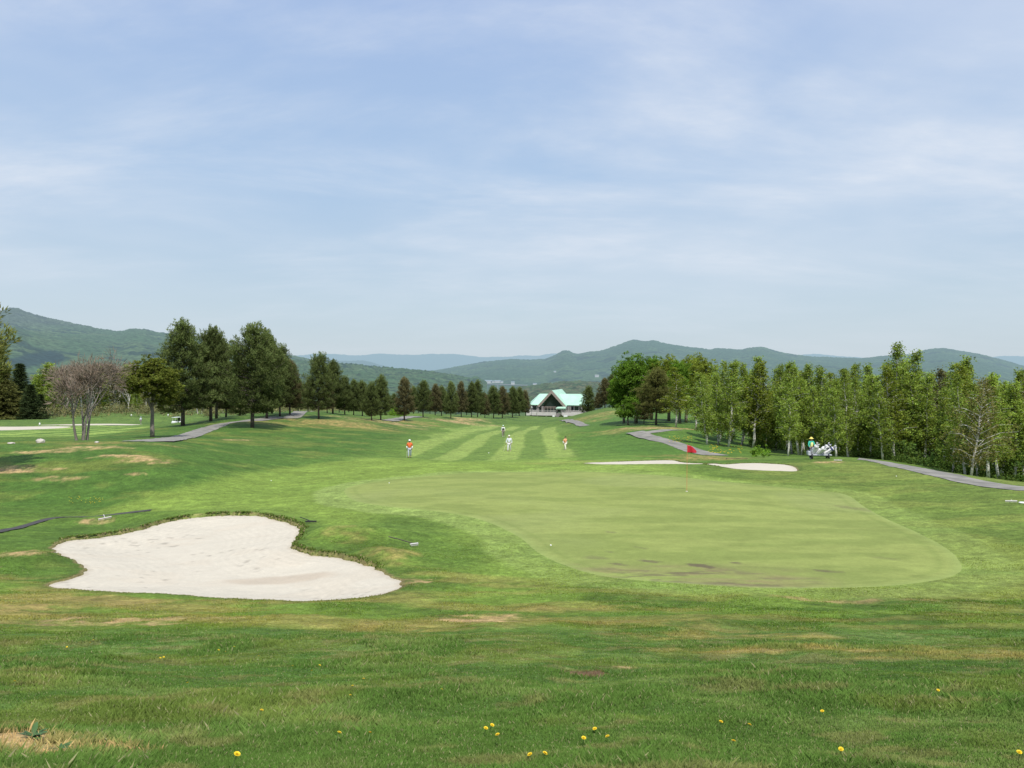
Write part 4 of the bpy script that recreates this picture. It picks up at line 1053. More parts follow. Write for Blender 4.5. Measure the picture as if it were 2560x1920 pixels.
# ------------------------------------------------------------------ valley: town and bridge
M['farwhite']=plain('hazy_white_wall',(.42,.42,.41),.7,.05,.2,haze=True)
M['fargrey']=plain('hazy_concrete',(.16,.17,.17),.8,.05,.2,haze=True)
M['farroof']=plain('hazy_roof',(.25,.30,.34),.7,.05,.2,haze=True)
def far_pt(zx,zy,d):
    px,py=Z3([(zx,zy)])[0]; return ((px-CX)/F0*d,d,-(py-HZ)/F0*d)
for zx,zy,w,h,lab,dd in ((210,525,22,7,'long white building, largest in the valley town',2050),(250,528,12,5,'small white house right of the long building',2050),(290,525,18,6,'wide pale building in the middle of the valley town',2050),(325,530,10,5,'low pale house at the right of the town block',2050),(422,537,11,7,'lone white house above the bridge end',2050),(612,548,12,4,'tiny white building right of the bridge',2050),(1147,478,11,5,'white roofed building on the wooded slope above the clubhouse',1960),(785,442,9,4,'tiny white hut high on the dark slope',2500)):
    p=far_pt(zx,zy,dd); e=empty('distant_building',(p[0],p[1],p[2]-h*.6)); tag(e,lab,'building')
    w*=.8; h*=.55
    mb=MB(); mb.box((0,0,h*.3),(w,10,h*1.6)); mb.build('wall',M['farwhite'],e)
    mb=MB(); mb.add([(-w*.53,-5.6,h*1.1),(w*.53,-5.6,h*1.1),(w*.53,5.6,h*1.1),(-w*.53,5.6,h*1.1),(-w*.5,0,h*1.5),(w*.5,0,h*1.5)],[(0,1,5,4),(2,3,4,5),(0,4,3),(1,2,5),(3,2,1,0)]); mb.build('roof',M['farwhite'] if zx>1000 else M['farroof'],e)
bp=far_pt(150,552,2000); bq=far_pt(550,566,1960)
e=empty('road_bridge',bp); tag(e,'long thin concrete road bridge crossing the valley','bridge')
L=Vector(bq)-Vector(bp)
MB().tube([(0,0,0),tuple(L)],1.3,4).build('deck',M['fargrey'],e)
for f in (.12,.36,.68,.92):
    p=L*f; MB().box((p.x,p.y,p.z-6.5),(2.6,4,11)).build('pier',M['fargrey'],e)

# ------------------------------------------------------------------ clubhouse
def roof_mat():
    m,nt=newmat('seafoam_metal_roof'); b=N(nt,'ShaderNodeBsdfPrincipled'); b.inputs['Roughness'].default_value=.55
    tc=N(nt,'ShaderNodeTexCoord'); wv=N(nt,'ShaderNodeTexWave'); wv.inputs['Scale'].default_value=1.1; wv.inputs['Distortion'].default_value=0; nt.links.new(tc.outputs['Object'],wv.inputs['Vector'])
    nz=N(nt,'ShaderNodeTexNoise'); nz.inputs['Scale'].default_value=.35; nz.inputs['Detail'].default_value=5; nt.links.new(tc.outputs['Object'],nz.inputs['Vector'])
    cr=N(nt,'ShaderNodeValToRGB'); cr.color_ramp.elements[0].position=.3; cr.color_ramp.elements[0].color=(.37,.60,.46,1); cr.color_ramp.elements[1].position=.7; cr.color_ramp.elements[1].color=(.45,.69,.53,1)
    nt.links.new(nz.outputs['Fac'],cr.inputs[0])
    mr=N(nt,'ShaderNodeMapRange'); mr.inputs[3].default_value=.93; mr.inputs[4].default_value=1.0; nt.links.new(wv.outputs['Fac'],mr.inputs[0])
    vm=N(nt,'ShaderNodeVectorMath',operation='SCALE'); nt.links.new(cr.outputs[0],vm.inputs[0]); nt.links.new(mr.outputs[0],vm.inputs['Scale']); nt.links.new(vm.outputs[0],b.inputs['Base Color']); out(nt,b.outputs[0]); return m
M['roof']=roof_mat()
M['fascia']=plain('weathered_timber_fascia',(.27,.22,.19),.8,.15,1.5)
M['concrete']=plain('pale_concrete',(.52,.49,.46),.85,.10,.8)
M['wall']=plain('grey_wall',(.20,.185,.17),.85,.12,.8)
M['darkwall']=plain('painted_shade_dark',(.06,.06,.06),.8,.2,.8)  # undercroft shade put into the colour; plain dark paint on the lamp post
M['glass']=plain('dark_glass',(.02,.03,.03),.12,.2,.3,spec=.6)
M['rail']=plain('painted_rail',(.55,.53,.50),.6,.08,3)
M['white']=plain('white_paint',(.78,.78,.76),.5,.04,3)
def clubhouse():
    D=420.0; k=D/F0/17.28*1.0   # one enlarged-crop pixel in metres at that distance
    x0=685*k; zr=lambda p: -(p/17.28)/F0*D
    root=empty('clubhouse',(x0,D,zr(800)),-R(14)); tag(root,'clubhouse with steep seafoam green gabled roof and pale concrete deck','clubhouse')
    zz=lambda p: zr(p)-zr(800)
    W=7.25; za=zz(395); ze=zz(668); t=.45
    Lr=27
    # main gable roof, two slabs
    mb=MB()
    def slab(pts,th=.35):
        n=len(pts); V=[Vector(p) for p in pts]; nr=(V[1]-V[0]).cross(V[2]-V[0]).normalized()
        if nr.z<0: nr=-nr
        top=[v+nr*th for v in V]; mb.add(V+top,[list(range(n))[::-1],[n+i for i in range(n)]]+[[i,(i+1)%n,n+(i+1)%n,n+i] for i in range(n)])
    slab([(0,.2,za),(0,Lr,za),(W,Lr,ze),(W,.2,ze)]); slab([(0,Lr,za),(0,.2,za),(-W,.2,ze),(-W,Lr,ze)])
    mb.build('main_roof',M['roof'],root)
    # wings: ridge parallel to the facade, hipped outer ends
    mb=MB(); zw=zz(465); zl=zz(652); yR=9.5; yF=2.6; yB=17
    xl=-12.0; xr=18.5
    rx0=-8.0
    slab([(rx0,yR,zw),(-2.0,yR,zw),(-2.0,yF,zl),(xl+.6,yF,zl)]); slab([(rx0,yR,zw),(xl+.6,yF,zl),(xl-.8,yR+1,zl+1.4),(xl,yB,zl)]) ; slab([(-2,yR,zw),(rx0,yR,zw),(xl,yB,zl),(-2,yB,zl)])
    mb.build('left_wing_roof',M['roof'],root)
    mb=MB()
    slab([(2.0,yR,zw),(xr-3.2,yR,zw),(xr,yF,zl),(2.0,yF,zl)]); slab([(xr-3.2,yR,zw),(xr,yB,zl),(xr,yF,zl)]); slab([(xr-3.2,yR,zw),(2,yR,zw),(2,yB,zl),(xr,yB,zl)])
    mb.build('right_wing_roof',M['roof'],root)
    # fascia boards of the gable
    mb=MB()
    for s in (-1,1):
        dirv=Vector((s*W,0,ze-za)).normalized(); nrm=Vector((-dirv.z*s,0,dirv.x*s)); nrm=Vector((0,0,1))
        a=Vector((0,0,za)); b=Vector((s*(W+.15),0,ze-.15)); th=1.35
        for y0,y1 in ((-.5,.15),):
            V=[(a.x,y0,a.z+.35),(b.x,y0,b.z+.35),(b.x-s*1.1,y0,b.z-.1),(a.x,y0,a.z-th)]; V2=[(v[0],y1,v[2]) for v in V]
            mb.add(V+V2,[(0,1,2,3),(7,6,5,4),(0,4,5,1),(1,5,6,2),(2,6,7,3),(3,7,4,0)])
    mb.build('gable_fascia',M['fascia'],root)
    zd=zz(765)      # deck level
    # recessed gable glazing
    g=MB(); g.add([(-W+1.6,1.8,ze-.3),(W-1.6,1.8,ze-.3),(0,1.8,za-1.7)],[(0,1,2)]); g.box((0,2.0,(zd+ze)/2),(W*2-2.2,.2,ze-zd)); gl=g.build('gable_glazing',M['glass'],root)
    mb=MB()
    for x in np.linspace(-5.6,5.6,8): mb.box((x,1.65,(zd+ze)/2),(.16,.2,ze-zd))
    mb.box((0,1.64,ze-.25),(W*2-2.6,.22,.35)); mb.box((0,1.63,zd+1.9),(W*2-2.6,.18,.12))
    mb.build('mullion',M['fascia'],gl)
    # facade walls of the wings
    mb=MB(); mb.box((-9.0,4.2,(zd+zl)/2),(4.6,.4,zl-zd)); mb.box((12.4,4.2,(zd+zl)/2),(10.6,.4,zl-zd)); mb.box((2.5,15.8,(zd+zl)/2),(28,.4,zl-zd)); mb.box((17.6,10,(zd+zl)/2),(.4,11.2,zl-zd)); mb.box((-11.0,10,(zd+zl)/2),(.4,11.2,zl-zd))
    mb.build('wall',M['wall'],root)
    for x,w in ((-9.6,1.9),(-7.6,1.5),(9.4,2.3),(12.0,2.3),(14.6,2.3)):
        f=MB().box((x,3.96,zd+1.75),(w,.12,2.3)).build('window',M['glass'],root)
        mb=MB(); mb.box((x,3.86,zd+2.95),(w+.2,.16,.12)); mb.box((x,3.86,zd+.58),(w+.2,.16,.12)); mb.box((x-w/2,3.86,zd+1.75),(.1,.16,2.3)); mb.box((x+w/2,3.86,zd+1.75),(.1,.16,2.3)); mb.build('frame',M['rail'],f)
    # columns
    for x,w,y in ((-11.0,.8,.0),(-7.0,.9,.3),(-4.7,1.0,.3),(5.1,.9,-1.2),(7.4,.7,-.2),(8.6,1.1,.3),(9.6,.5,.3),(15.3,1.0,.3)):
        MB().box((x,y,(zd+zl)/2-.15),(w,.8,zl-zd-.3)).build('column',M['wall'],root,bevel=.04)
    # entrance canopy with lighter roof
    mb=MB(); mb.add([(2.6,-2.8,zz(690)),(7.6,-2.8,zz(690)),(7.6,.2,zz(690)),(2.6,.2,zz(690)),(3.4,-2.4,zz(668)),(7.6,-2.4,zz(664)),(7.6,.2,zz(664)),(3.4,.2,zz(668))],[(3,2,1,0),(4,5,6,7),(0,1,5,4),(1,2,6,5),(2,3,7,6),(3,0,4,7)])
    mb.box((5.1,-1.3,zz(700)),(5.0,2.8,.25)); mb.build('canopy',M['roof'],root)
    # decks with parapets
    for a,b in ((-12.5,-7.3),(-7.1,2.6),(5.5,18.6)):
        w=b-a; c=(a+b)/2
        MB().box((c,-2.2,zd-.75),(w,.35,1.65)).build('deck_parapet',M['concrete'],root,bevel=.04)
        MB().box((c,1.0,zd-.25),(w,6.0,.3)).build('deck_slab',M['concrete'],root)
        mb=MB(); mb.box((c,-2.35,zd+1.15),(w,.07,.07)); mb.box((c,-2.35,zd+.62),(w,.05,.05))
        n=int(w/.55)
        for i in range(n+1): mb.box((a+w*i/n,-2.35,zd+.62),(.09,.07,1.1))
        mb.build('railing',M['rail'],root)
    # undercroft wall, shade under the deck painted in as near-black
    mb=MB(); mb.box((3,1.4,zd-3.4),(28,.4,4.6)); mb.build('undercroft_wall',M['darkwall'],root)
    for x in (-11,-7.2,-2.5,2.4,6,10,14,18): MB().box((x,-1.2,zd-3.4),(.7,.7,4.8)).build('pier',M['concrete'],root)
    # steps down from the entrance
    mb=MB()
    for i in range(8): mb.box((4.1,-1.5-.45*i,zd-.35-.28*i),(2.4,.5,.28))
    mb.build('steps',M['wall'],root)
    st=[]
    for zx,h,w,lab in ((718,1.6,1.1,'white notice cabinet standing on the lawn under the clubhouse deck'),(925,1.7,1.9,'white machine box standing right below the clubhouse deck')):
        x=zx/17.28/F0*(D-6); e=empty('equipment_box',(x,D-6,gz(x,D-6))); tag(e,lab,'box')
        MB().box((0,0,h/2+.2),(w,.9,h)).build('cabinet',M['white'],e,bevel=.05); MB().box((0,-.47,h*.45),(w*.5,.05,h*.5)).build('door',M['wall'],e); MB().box((0,0,h+.26),(w+.15,1.0,.1)).build('lid',M['white'],e)
    # globe lamp on a post at the deck
    x=338/17.28/F0*(D-4); e=empty('lamp_post',(x,D-4,zr(800))); tag(e,'white globe lamp on a post left of the clubhouse gable','lamp')
    MB().tube([(0,0,-1),(0,0,zz(695))],[.09,.06],8).build('post',M['darkwall'],e)
    MB().lathe([(.05,-.45),(.30,-.36),(.42,-.1),(.44,.05),(.36,.28),(.18,.42),(.02,.45)],(0,0,zz(675)),14).build('globe',M['white'],e,smooth=True)
    # shrubs on the slope below
    for zx,zy,s,lab in ((330,830,1.5,'low dark shrub left below the clubhouse deck'),(420,832,1.2,'small round shrub below the deck gap'),(845,815,1.9,'dark shrub beside the clubhouse steps')):
        x=zx/17.28/F0*(D-9); place('bush',x,D-9,gz(x,D-9),s*1.3,label=lab,cat='shrub')
    for zx,s,lab in ((265,1.1,'pale boulder at the left foot of the clubhouse'),(560,1.0,'pale boulder in the middle below the clubhouse deck'),(620,.8,'smaller pale boulder right of the middle one')):
        x=zx/17.28/F0*(D-8); rock(x,D-8,gz(x,D-8),(2.2*s,1.2*s,.9*s),lab)
M['rock']=plain('pale_rock',(.48,.44,.38),.9,.25,2.0,bump=.6)
def rock(x,y,z,d,label):
    r=np.random.RandomState(int(abs(x*31+y*7))%9999); mb=MB(); V=[];n=10;m_=6
    for i in range(m_):
        ph=PI*(i/(m_-1)-.5)
        for k in range(n):
            a=2*PI*k/n; q=1+.22*(r.rand()-.5)
            V.append((d[0]/2*math.cos(ph)*math.cos(a)*q,d[1]/2*math.cos(ph)*math.sin(a)*q,d[2]/2*math.sin(ph)*q+d[2]*.25))
    Fs=[(i*n+k,i*n+(k+1)%n,(i+1)*n+(k+1)%n,(i+1)*n+k) for i in range(m_-1) for k in range(n)]
    mb.add(V,Fs); o=mb.build('rock',M['rock']); o.location=(x,y,z); tag(o,label,'rock'); return o
clubhouse()
for sx,sy,dd,lab in ((101,1105,(.7,.5,.42),'pale rounded rock on the left bank near the leafless tree'),(28,1107,(.6,.4,.14),'flat pale stone near the left edge of the bank'),(242,1105,(.35,.3,.16),'small pale stone at the foot of the leafless tree')):
    p=gpt(sx,sy+2); rock(*p,dd,lab)

# ------------------------------------------------------------------ flag, rakes, balls
M['red']=plain('red_nylon',(.46,.015,.03),.6,.12,5); M['orange']=plain('orange_pole',(.62,.20,.09),.5,.1,5)
M['black']=plain('black_rubber',(.02,.02,.022),.6,.2,5); M['ball']=plain('white_ball',(.85,.85,.83),.4,.02,5)
p=gpt(1717,1229)
fl=empty('golf_flagstick',p); tag(fl,'thin orange flagstick with a red flag set in the putting green','flag')
Hh=2.30
MB().tube([(0,0,-.1),(.01,0,Hh*.5),(.02,0,Hh)],[.009,.008,.007],8).build('pole',M['orange'],fl)
V=[];Fs=[];nx=14;nz=8
for i in range(nx+1):
    for j in range(nz+1):
        a=i/nx; b=j/nz
        ht=.36*(1-.12*a-.62*max(0.0,(a-.35)/.65)**1.25)
        V.append((.03+.46*a, .05*math.sin(a*7+b*1.5)*a**.5, Hh-.01-.015*a-(.36-b*ht) + (.03*a)*(1-b)*0))
for i in range(nx):
    for j in range(nz): Fs.append((i*(nz+1)+j,(i+1)*(nz+1)+j,(i+1)*(nz+1)+j+1,i*(nz+1)+j+1))
f=MB().add(V,Fs).build('flag',M['red'],fl,smooth=True); m=f.modifiers.new('cloth','SOLIDIFY'); m.thickness=.004
MB().lathe([(.006,-.02),(.016,-.01),(.018,.01),(.006,.025)],(.02,0,Hh+.01),10).build('finial',M['orange'],fl)
MB().lathe([(.056,.0),(.054,.017),(.05,.017)],(0,0,0),16).build('cup_rim',M['white'],fl)
for sx,sy,lab in ((973,1209,'white golf ball lying at the back left of the green'),(678,1203,'white golf ball on the grass left of the green'),(1377,1366,'white golf ball on the near part of the green'),(1222,1134,'white golf ball on the striped fairway before the golfer in white'),(2241,1192,'white golf ball right of the green near the path')):
    p=gpt(sx,sy); k=1.0 if sx!=1222 else 1.8
    o=MB().lathe([(.001,-.0213),(.012,-.0176),(.019,-.0098),(.0213,0),(.019,.0098),(.012,.0176),(.001,.0213)],(0,0,0),12).build('golf_ball',M['ball'],smooth=True); o.location=(p[0],p[1],p[2]+.035*k); o.scale=(k*1.3,)*3; tag(o,lab,'golf ball')
def rake(head,tail,hm,tm,lab,hw=.42,L=1.3):
    a=gpt(*head); b=gpt(*tail); v=Vector((b[0]-a[0],b[1]-a[1],0)); v.normalize()
    e=empty('bunker_rake',(a[0],a[1],a[2]+.03)); tag(e,lab,'rake')
    zb=gz(a[0]+v.x*L,a[1]+v.y*L)-a[2]
    MB().tube([(0,0,.05),tuple(v*L*.5+Vector((0,0,.06+zb*.5))),tuple(v*L+Vector((0,0,.05+zb)))],.017,8).build('handle',M[tm],e)
    n=Vector((-v.y,v.x,0)); mb=MB()
    zl=gz(a[0]+n.x*hw/2,a[1]+n.y*hw/2)-a[2]; zr=gz(a[0]-n.x*hw/2,a[1]-n.y*hw/2)-a[2]
    p0=-n*hw/2+Vector((0,0,.05+zr)); p1=n*hw/2+Vector((0,0,.05+zl)); mb.tube([p0,p1],.028,4)
    for i in range(12): q=p0.lerp(p1,(i+.5)/12); mb.tube([q,q+Vector((0,0,-.06))-v*.03],[.009,.004],4)
    mb.build('head',M[hm],e); return e
q=lambda a,b: (a/1.975,1200+b/1.975)
rake(q(1535,223),q(1490,205),'black','black','black rake lying on the grass at the top right corner of the big bunker')
rake(q(2045,340),q(1930,322),'rail','bark','rake with white head and dark handle right of the big bunker',.34,1.15)
rake(q(518,213),q(505,200),'concrete','concrete','pale rake lying left above the big bunker',.5,.6)
rake((1816,1149),(1864,1149),'black','bark','dark rake lying flat above the right hand bunker',.4,1.7)
rake((2095,1153),(2099,1147),'rail','rail','white rake lying on the rise beside the caddie',.55,.6)
rake((2528,1257),(2529,1250),'rail','rail','white rake at the right edge beside the pale disc',.45,.35)
p=gpt(2557,1258); o=MB().lathe([(.001,0),(.15,.0),(.16,.03),(.13,.05),(.001,.055)],(0,0,0),20).build('marker_disc',M['white'],smooth=False); o.location=p; tag(o,'round pale disc cut by the right edge of the photo','disc')

# ------------------------------------------------------------------ people
M['skin']=plain('skin',(.46,.28,.20),.6,.05,5); M['hair']=plain('dark_hair',(.02,.017,.015),.7,.2,20)
def cloth(name,c): 
    if name not in M: M[name]=plain(name,c,.85,.10,9,bump=.2)
    return M[name]
def skinmesh(name,nodes,edges,mat,parent,sub=1):
    """nodes: {name:(pos,radius)}; first node is the root"""
    ks=list(nodes); me=bpy.data.meshes.new(name); me.from_pydata([nodes[k][0] for k in ks],[(ks.index(a),ks.index(b)) for a,b in edges],[])
    me.materials.append(mat)
    o=obj(name,me,parent); m=o.modifiers.new('skin','SKIN'); m.use_smooth_shade=True
    me.skin_vertices.new() if not me.skin_vertices else None
    sv=me.skin_vertices[0].data
    for i,k in enumerate(ks):
        r=nodes[k][1]; sv[i].radius=(r,r) if not isinstance(r,tuple) else r; sv[i].use_root=(i==0)
    s=o.modifiers.new('sub','SUBSURF'); s.levels=sub; s.render_levels=sub
    return o
def person(loc,rz,h,label,shirt,trouser,sleeve=None,cap=None,stride=.22,armL=(-.25,.05,.86),armR=(.25,.03,.86),vest=None,club=None,shoe='shoe_white',brim=False,lean=.03,gloves=None):
    e=empty('person',loc,rz); e.scale=(h/1.75,)*3; tag(e,label,'person')
    # facing -Y (towards the viewer when rz=0); x = person's left-right
    J={}
    J['pelvis']=((0,0,.93),.135); J['belly']=((0,-lean*.4,1.06),.130); J['chest']=((0,-lean,1.27),.150); J['neckb']=((0,-lean,1.43),.085); J['neck']=((0,-lean-.01,1.50),.055)
    J['head0']=((0,-lean-.025,1.575),.078); J['head1']=((0,-lean-.02,1.66),.088); J['head2']=((0,-lean-.01,1.715),.062); J['nose']=((0,-lean-.118,1.60),.014)
    E=[('pelvis','belly'),('belly','chest'),('chest','neckb'),('neckb','neck'),('neck','head0'),('head0','head1'),('head1','head2'),('head0','nose')]
    ft={}
    for s,n,sg in ((-1,'L',1),(1,'R',-1)):
        y=-stride*sg
        J['hip'+n]=((s*.10,0,.86),.092); J['knee'+n]=((s*.105,y*.55-.03,.49),.062); J['ank'+n]=((s*.11,y+.03,.09),.042); J['toe'+n]=((s*.125,y-.13,.04),.036)
        E+=[('pelvis','hip'+n),('hip'+n,'knee'+n),('knee'+n,'ank'+n),('ank'+n,'toe'+n)]
        hand=armL if s<0 else armR; sh=Vector((s*.195,-lean,1.385)); wr=Vector(hand); el=(sh+wr)/2+Vector((s*.05,.06,-.02))
        J['sh'+n]=(tuple(sh),.062); J['el'+n]=(tuple(el),.044); J['wr'+n]=(tuple(wr),.029)
        d=(wr-el).normalized(); pm=wr+d*.06; J['palm'+n]=(tuple(pm),.032)
        E+=[('chest','sh'+n),('sh'+n,'el'+n),('el'+n,'wr'+n),('wr'+n,'palm'+n)]
        J['ear'+n]=((s*.088,-lean-.01,1.63),.018); E.append(('head1','ear'+n))
        for fi,(oy,Lf) in enumerate(((-.030,.070),(-.010,.080),(.010,.076),(.030,.060))):
            k=pm+d*.035+Vector((0,oy,0)); t=k+d*Lf*.55+Vector((-s*.01,0,0)); t2=t+d*Lf*.35+Vector((-s*.022,0,0))
            J['f%d%s'%(fi,n)]=(tuple(k),.0095); J['g%d%s'%(fi,n)]=(tuple(t),.0088); J['h%d%s'%(fi,n)]=(tuple(t2),.0078)
            E+=[('palm'+n,'f%d%s'%(fi,n)),('f%d%s'%(fi,n),'g%d%s'%(fi,n)),('g%d%s'%(fi,n),'h%d%s'%(fi,n))]
        k=pm+Vector((-s*.005,-.042,.0)); J['th'+n]=(tuple(k),.011); J['ti'+n]=(tuple(k+d*.045+Vector((0,-.012,0))),.009); E+=[('palm'+n,'th'+n),('th'+n,'ti'+n)]
    skinmesh('body',J,E,M['skin'],e)
    g=lambda k,a=0,r=None: (J[k][0],(J[k][1] if r is None else r)+a)
    T={'pelvis':(J['pelvis'][0],.158),'belly':(J['belly'][0],.152),'chest':(J['chest'][0],.172),'neckb':(J['neckb'][0],.098)}; TE=[('pelvis','belly'),('belly','chest'),('chest','neckb')]
    for n in 'LR':
        T['sh'+n]=g('sh'+n,.022); T['el'+n]=g('el'+n,.018); w=Vector(J['el'+n][0]).lerp(Vector(J['wr'+n][0]),.92); TE+=[('chest','sh'+n),('sh'+n,'el'+n)]
        T['cu'+n]=(tuple(w),.044); TE+=[('el'+n,'cu'+n)]
    if sleeve:   # separate undershirt sleeves below the elbow
        for n in 'LR': T.pop('cu'+n)
        TE=[x for x in TE if not x[1].startswith('cu')]
    skinmesh('shirt',T,TE,shirt,e)
    if sleeve:
        for n in 'LR':
            a=Vector(J['el'+n][0]); b=Vector(J['wr'+n][0]); MB().tube([a+(b-a)*-.1,a.lerp(b,.5),b],[.056,.05,.04],10).build('sleeve',sleeve,e,smooth=True)
    if vest:
        V={'pelvis':(J['pelvis'][0],.168),'belly':(J['belly'][0],.163),'chest':(J['chest'][0],.184),'top':((0,-lean,1.40),.12)}
        skinmesh('vest',V,[('pelvis','belly'),('belly','chest'),('chest','top')],vest,e)
    P={'pelvis':((0,0,.93),.155)}; PE=[]
    for n in 'LR':
        P['hip'+n]=g('hip'+n,.022); P['knee'+n]=g('knee'+n,.026); a=Vector(J['ank'+n][0]); P['ank'+n]=((a.x,a.y,a.z+.03),.066); PE+=[('pelvis','hip'+n),('hip'+n,'knee'+n),('knee'+n,'ank'+n)]
    skinmesh('trousers',P,PE,trouser,e)
    for n in 'LR':
        a=Vector(J['ank'+n][0]); t=Vector(J['toe'+n][0])
        skinmesh('shoe',{'a':((a.x,a.y+.03,.055),.05),'b':(((a.x+t.x)/2,(a.y+t.y)/2,.05),.048),'c':((t.x,t.y-.02,.042),.040)},[('a','b'),('b','c')],M[shoe],e)
    hc=(0,-lean-.015,0)
    MB().lathe([(.07,1.60),(.094,1.64),(.096,1.68),(.078,1.73),(.04,1.752),(.002,1.757)],(0,-lean+.004,0),16).build('hair',M['hair'],e,smooth=True)
    if cap:
        c=MB().lathe([(.098,1.655),(.104,1.67),(.102,1.71),(.085,1.75),(.045,1.775),(.002,1.782)],(0,-lean-.01,0),18).build('cap',cap,e,smooth=True)
        if brim: MB().lathe([(.10,1.675),(.205,1.640),(.207,1.646),(.10,1.683)],(0,-lean-.01,0),22).build('brim',cap,c,smooth=True)
        else:
            V=[];Fs=[]
            for i in range(9):
                a=-PI*.85+i/8*PI*.7; V+=[(math.cos(a)*.095,math.sin(a)*.095,1.668),(math.cos(a)*.115,math.sin(a)*.19,1.655)]
            for i in range(8): Fs.append((2*i,2*i+2,2*i+3,2*i+1))
            o=MB().add([(v[0],v[1]-lean-.01,v[2]) for v in V],Fs).build('peak',cap,c); m=o.modifiers.new('t','SOLIDIFY'); m.thickness=.006
    for s in (-1,1): MB().lathe([(.001,-.012),(.010,-.008),(.012,0),(.010,.008),(.001,.012)],(s*.032,-lean-.106,1.645),8).build('eye',M['black'],e,smooth=True)
    MB().tube([(-.022,-lean-.100,1.563),(0,-lean-.104,1.561),(.022,-lean-.100,1.563)],.006,5).build('mouth',cloth('lip',(.35,.13,.11)),e)
    return e
M['shoe_white']=plain('white_shoe',(.75,.75,.73),.5,.05,9); M['shoe_black']=plain('black_shoe',(.03,.03,.03),.5,.05,9)
cl=cloth
def hold_club(pe,x,y,z,loc,rz,h,lab,ang=(.1,-.25)):
    # club held in a hand: a thing of its own
    e=empty('golf_club',(0,0,0)); 
    mw=Matrix.Translation(loc)@Matrix.Rotation(rz,4,'Z')@Matrix.Scale(h/1.75,4)
    e.matrix_world=mw@Matrix.Translation((x,y,z)); tag(e,lab,'golf club')
    a=Vector((ang[0],ang[1],-.86))
    MB().tube([(0,0,.10),tuple(a*.15)],.014,8).build('grip',M['black'],e); MB().tube([tuple(a*.15),tuple(a)],.008,6).build('shaft',M['rail'],e)
    MB().box(tuple(a+Vector((.03,-.02,.0))),(.11,.035,.05)).build('head',M['rail'],e)
def pplace(sx,sfoot,shead,**kw):
    p=gpt(sx,sfoot); h=(sfoot-shead)/2.5/F0*p[1]; return p,h
p,h=pplace(1024,1144,1099); print('golfer1',p,h)
person(p,R(8),h,'golfer in bright orange sweater with white sleeves and cap, leftmost on the fairway',cl('orange_sweater',(.80,.16,.05)),cl('pale_blue_trousers',(.42,.46,.50)),sleeve=cl('white_cotton',(.78,.78,.76)),cap=cl('white_cap',(.8,.8,.78)),shoe='shoe_black',stride=.16)
hold_club(None,-.25,.0,.80,p,R(8),h,'iron club held by the golfer in orange sweater',(-.05,-.12))
p,h=pplace(1273,1129.5,1088); print('golfer2',p,h)
person(p,R(-10),h,'golfer all in white with white cap walking on the striped fairway',cl('white_shirt',(.70,.72,.78)),cl('white_trousers',(.66,.66,.65)),cap=cl('cream_cap',(.72,.68,.55)),stride=.2,armL=(-.30,-.10,.92))
hold_club(None,-.30,-.14,.86,p,R(-10),h,'club held by the golfer all in white',(-.25,-.3))
p,h=pplace(1258,1091.5,1063); print('golfer3',p,h)
person(p,R(0),h,'golfer with black vest over white shirt, farthest on the fairway',cl('white_cotton',(.78,.78,.76)),cl('grey_trousers',(.24,.20,.19)),cap=cl('mint_cap',(.55,.72,.62)),vest=cl('black_vest',(.025,.025,.03)),stride=.18)
p,h=pplace(1413,1125.5,1091); print('golfer4',p,h)
person(p,R(35),h,'golfer in peach orange shirt and cream trousers walking at right of the fairway',cl('peach_shirt',(.80,.38,.20)),cl('cream_trousers',(.74,.70,.58)),cap=None,stride=.28,sleeve=cl('white_cotton',(.78,.78,.76)))
p=gpt(352,1059.5); h=1.7; print('golfer5',p)
person(p,R(60),1.7,'distant golfer in white top and cap by the far left fairway',cl('white_shirt',(.70,.72,.78)),cl('grey_trousers',(.24,.20,.19)),cap=cl('pale_blue_cap',(.45,.6,.72)))

# ---- bag trolley with caddie
M['trolley']=plain('trolley_plastic',(.42,.44,.47),.5,.08,5); M['bagwhite']=plain('white_bag',(.78,.77,.76),.6,.06,6); M['navy']=plain('navy_fabric',(.05,.06,.16),.7,.1,6)
def wheel(e,x,y,r,w=.12):
    t=MB().lathe([(r*.6,-w/2),(r*.95,-w/2),(r,-w*.3),(r,w*.3),(r*.95,w/2),(r*.6,w/2)],(0,0,0),20,'x').build('wheel',M['black'],e,smooth=False); t.location=(x,y,r)
    MB().lathe([(.02,-w*.42),(r*.58,-w*.40),(r*.6,0),(r*.58,w*.40),(.02,w*.42)],(0,0,0),14,'x').build('rim',M['rail'],t)
def golf_bag(loc,rz,tilt,lab,c1,c2,grp=None):
    e=empty('golf_bag',loc,rz); e.rotation_euler=(tilt,0,rz); e.scale=(1.3,1.3,1.0); tag(e,lab,'golf bag',grp)
    MB().lathe([(.11,0),(.125,.02),(.125,.25),(.115,.55),(.125,.80),(.13,.84),(.11,.85)],(0,0,0),14).build('body',c1,e,smooth=True)
    MB().lathe([(.128,.66),(.134,.68),(.134,.78),(.128,.80)],(0,0,0),14).build('collar',c2,e,smooth=True)
    MB().box((0,-.13,.30),(.17,.09,.34)).build('pocket',c2,e,bevel=.03)
    MB().tube([(.13,0,.72),(.20,0,.55),(.19,0,.32),(.125,0,.18)],.016,6).build('strap',c2,e)
    for k in range(6):
        a=k*1.05; x,y=.06*math.cos(a),.06*math.sin(a); q=.92+.05*(k%3)
        c=MB().tube([(x,y,.8),(x*1.3,y*1.3,q)],.009,5).build('club_shaft',M['rail'],e)
        MB().lathe([(.01,-.05),(.03,-.03),(.034,.02),(.02,.05),(.005,.07)],(x*1.4,y*1.4,q+.04),8).build('head_cover',c1 if k%2 else c2,c,smooth=True)
    return e
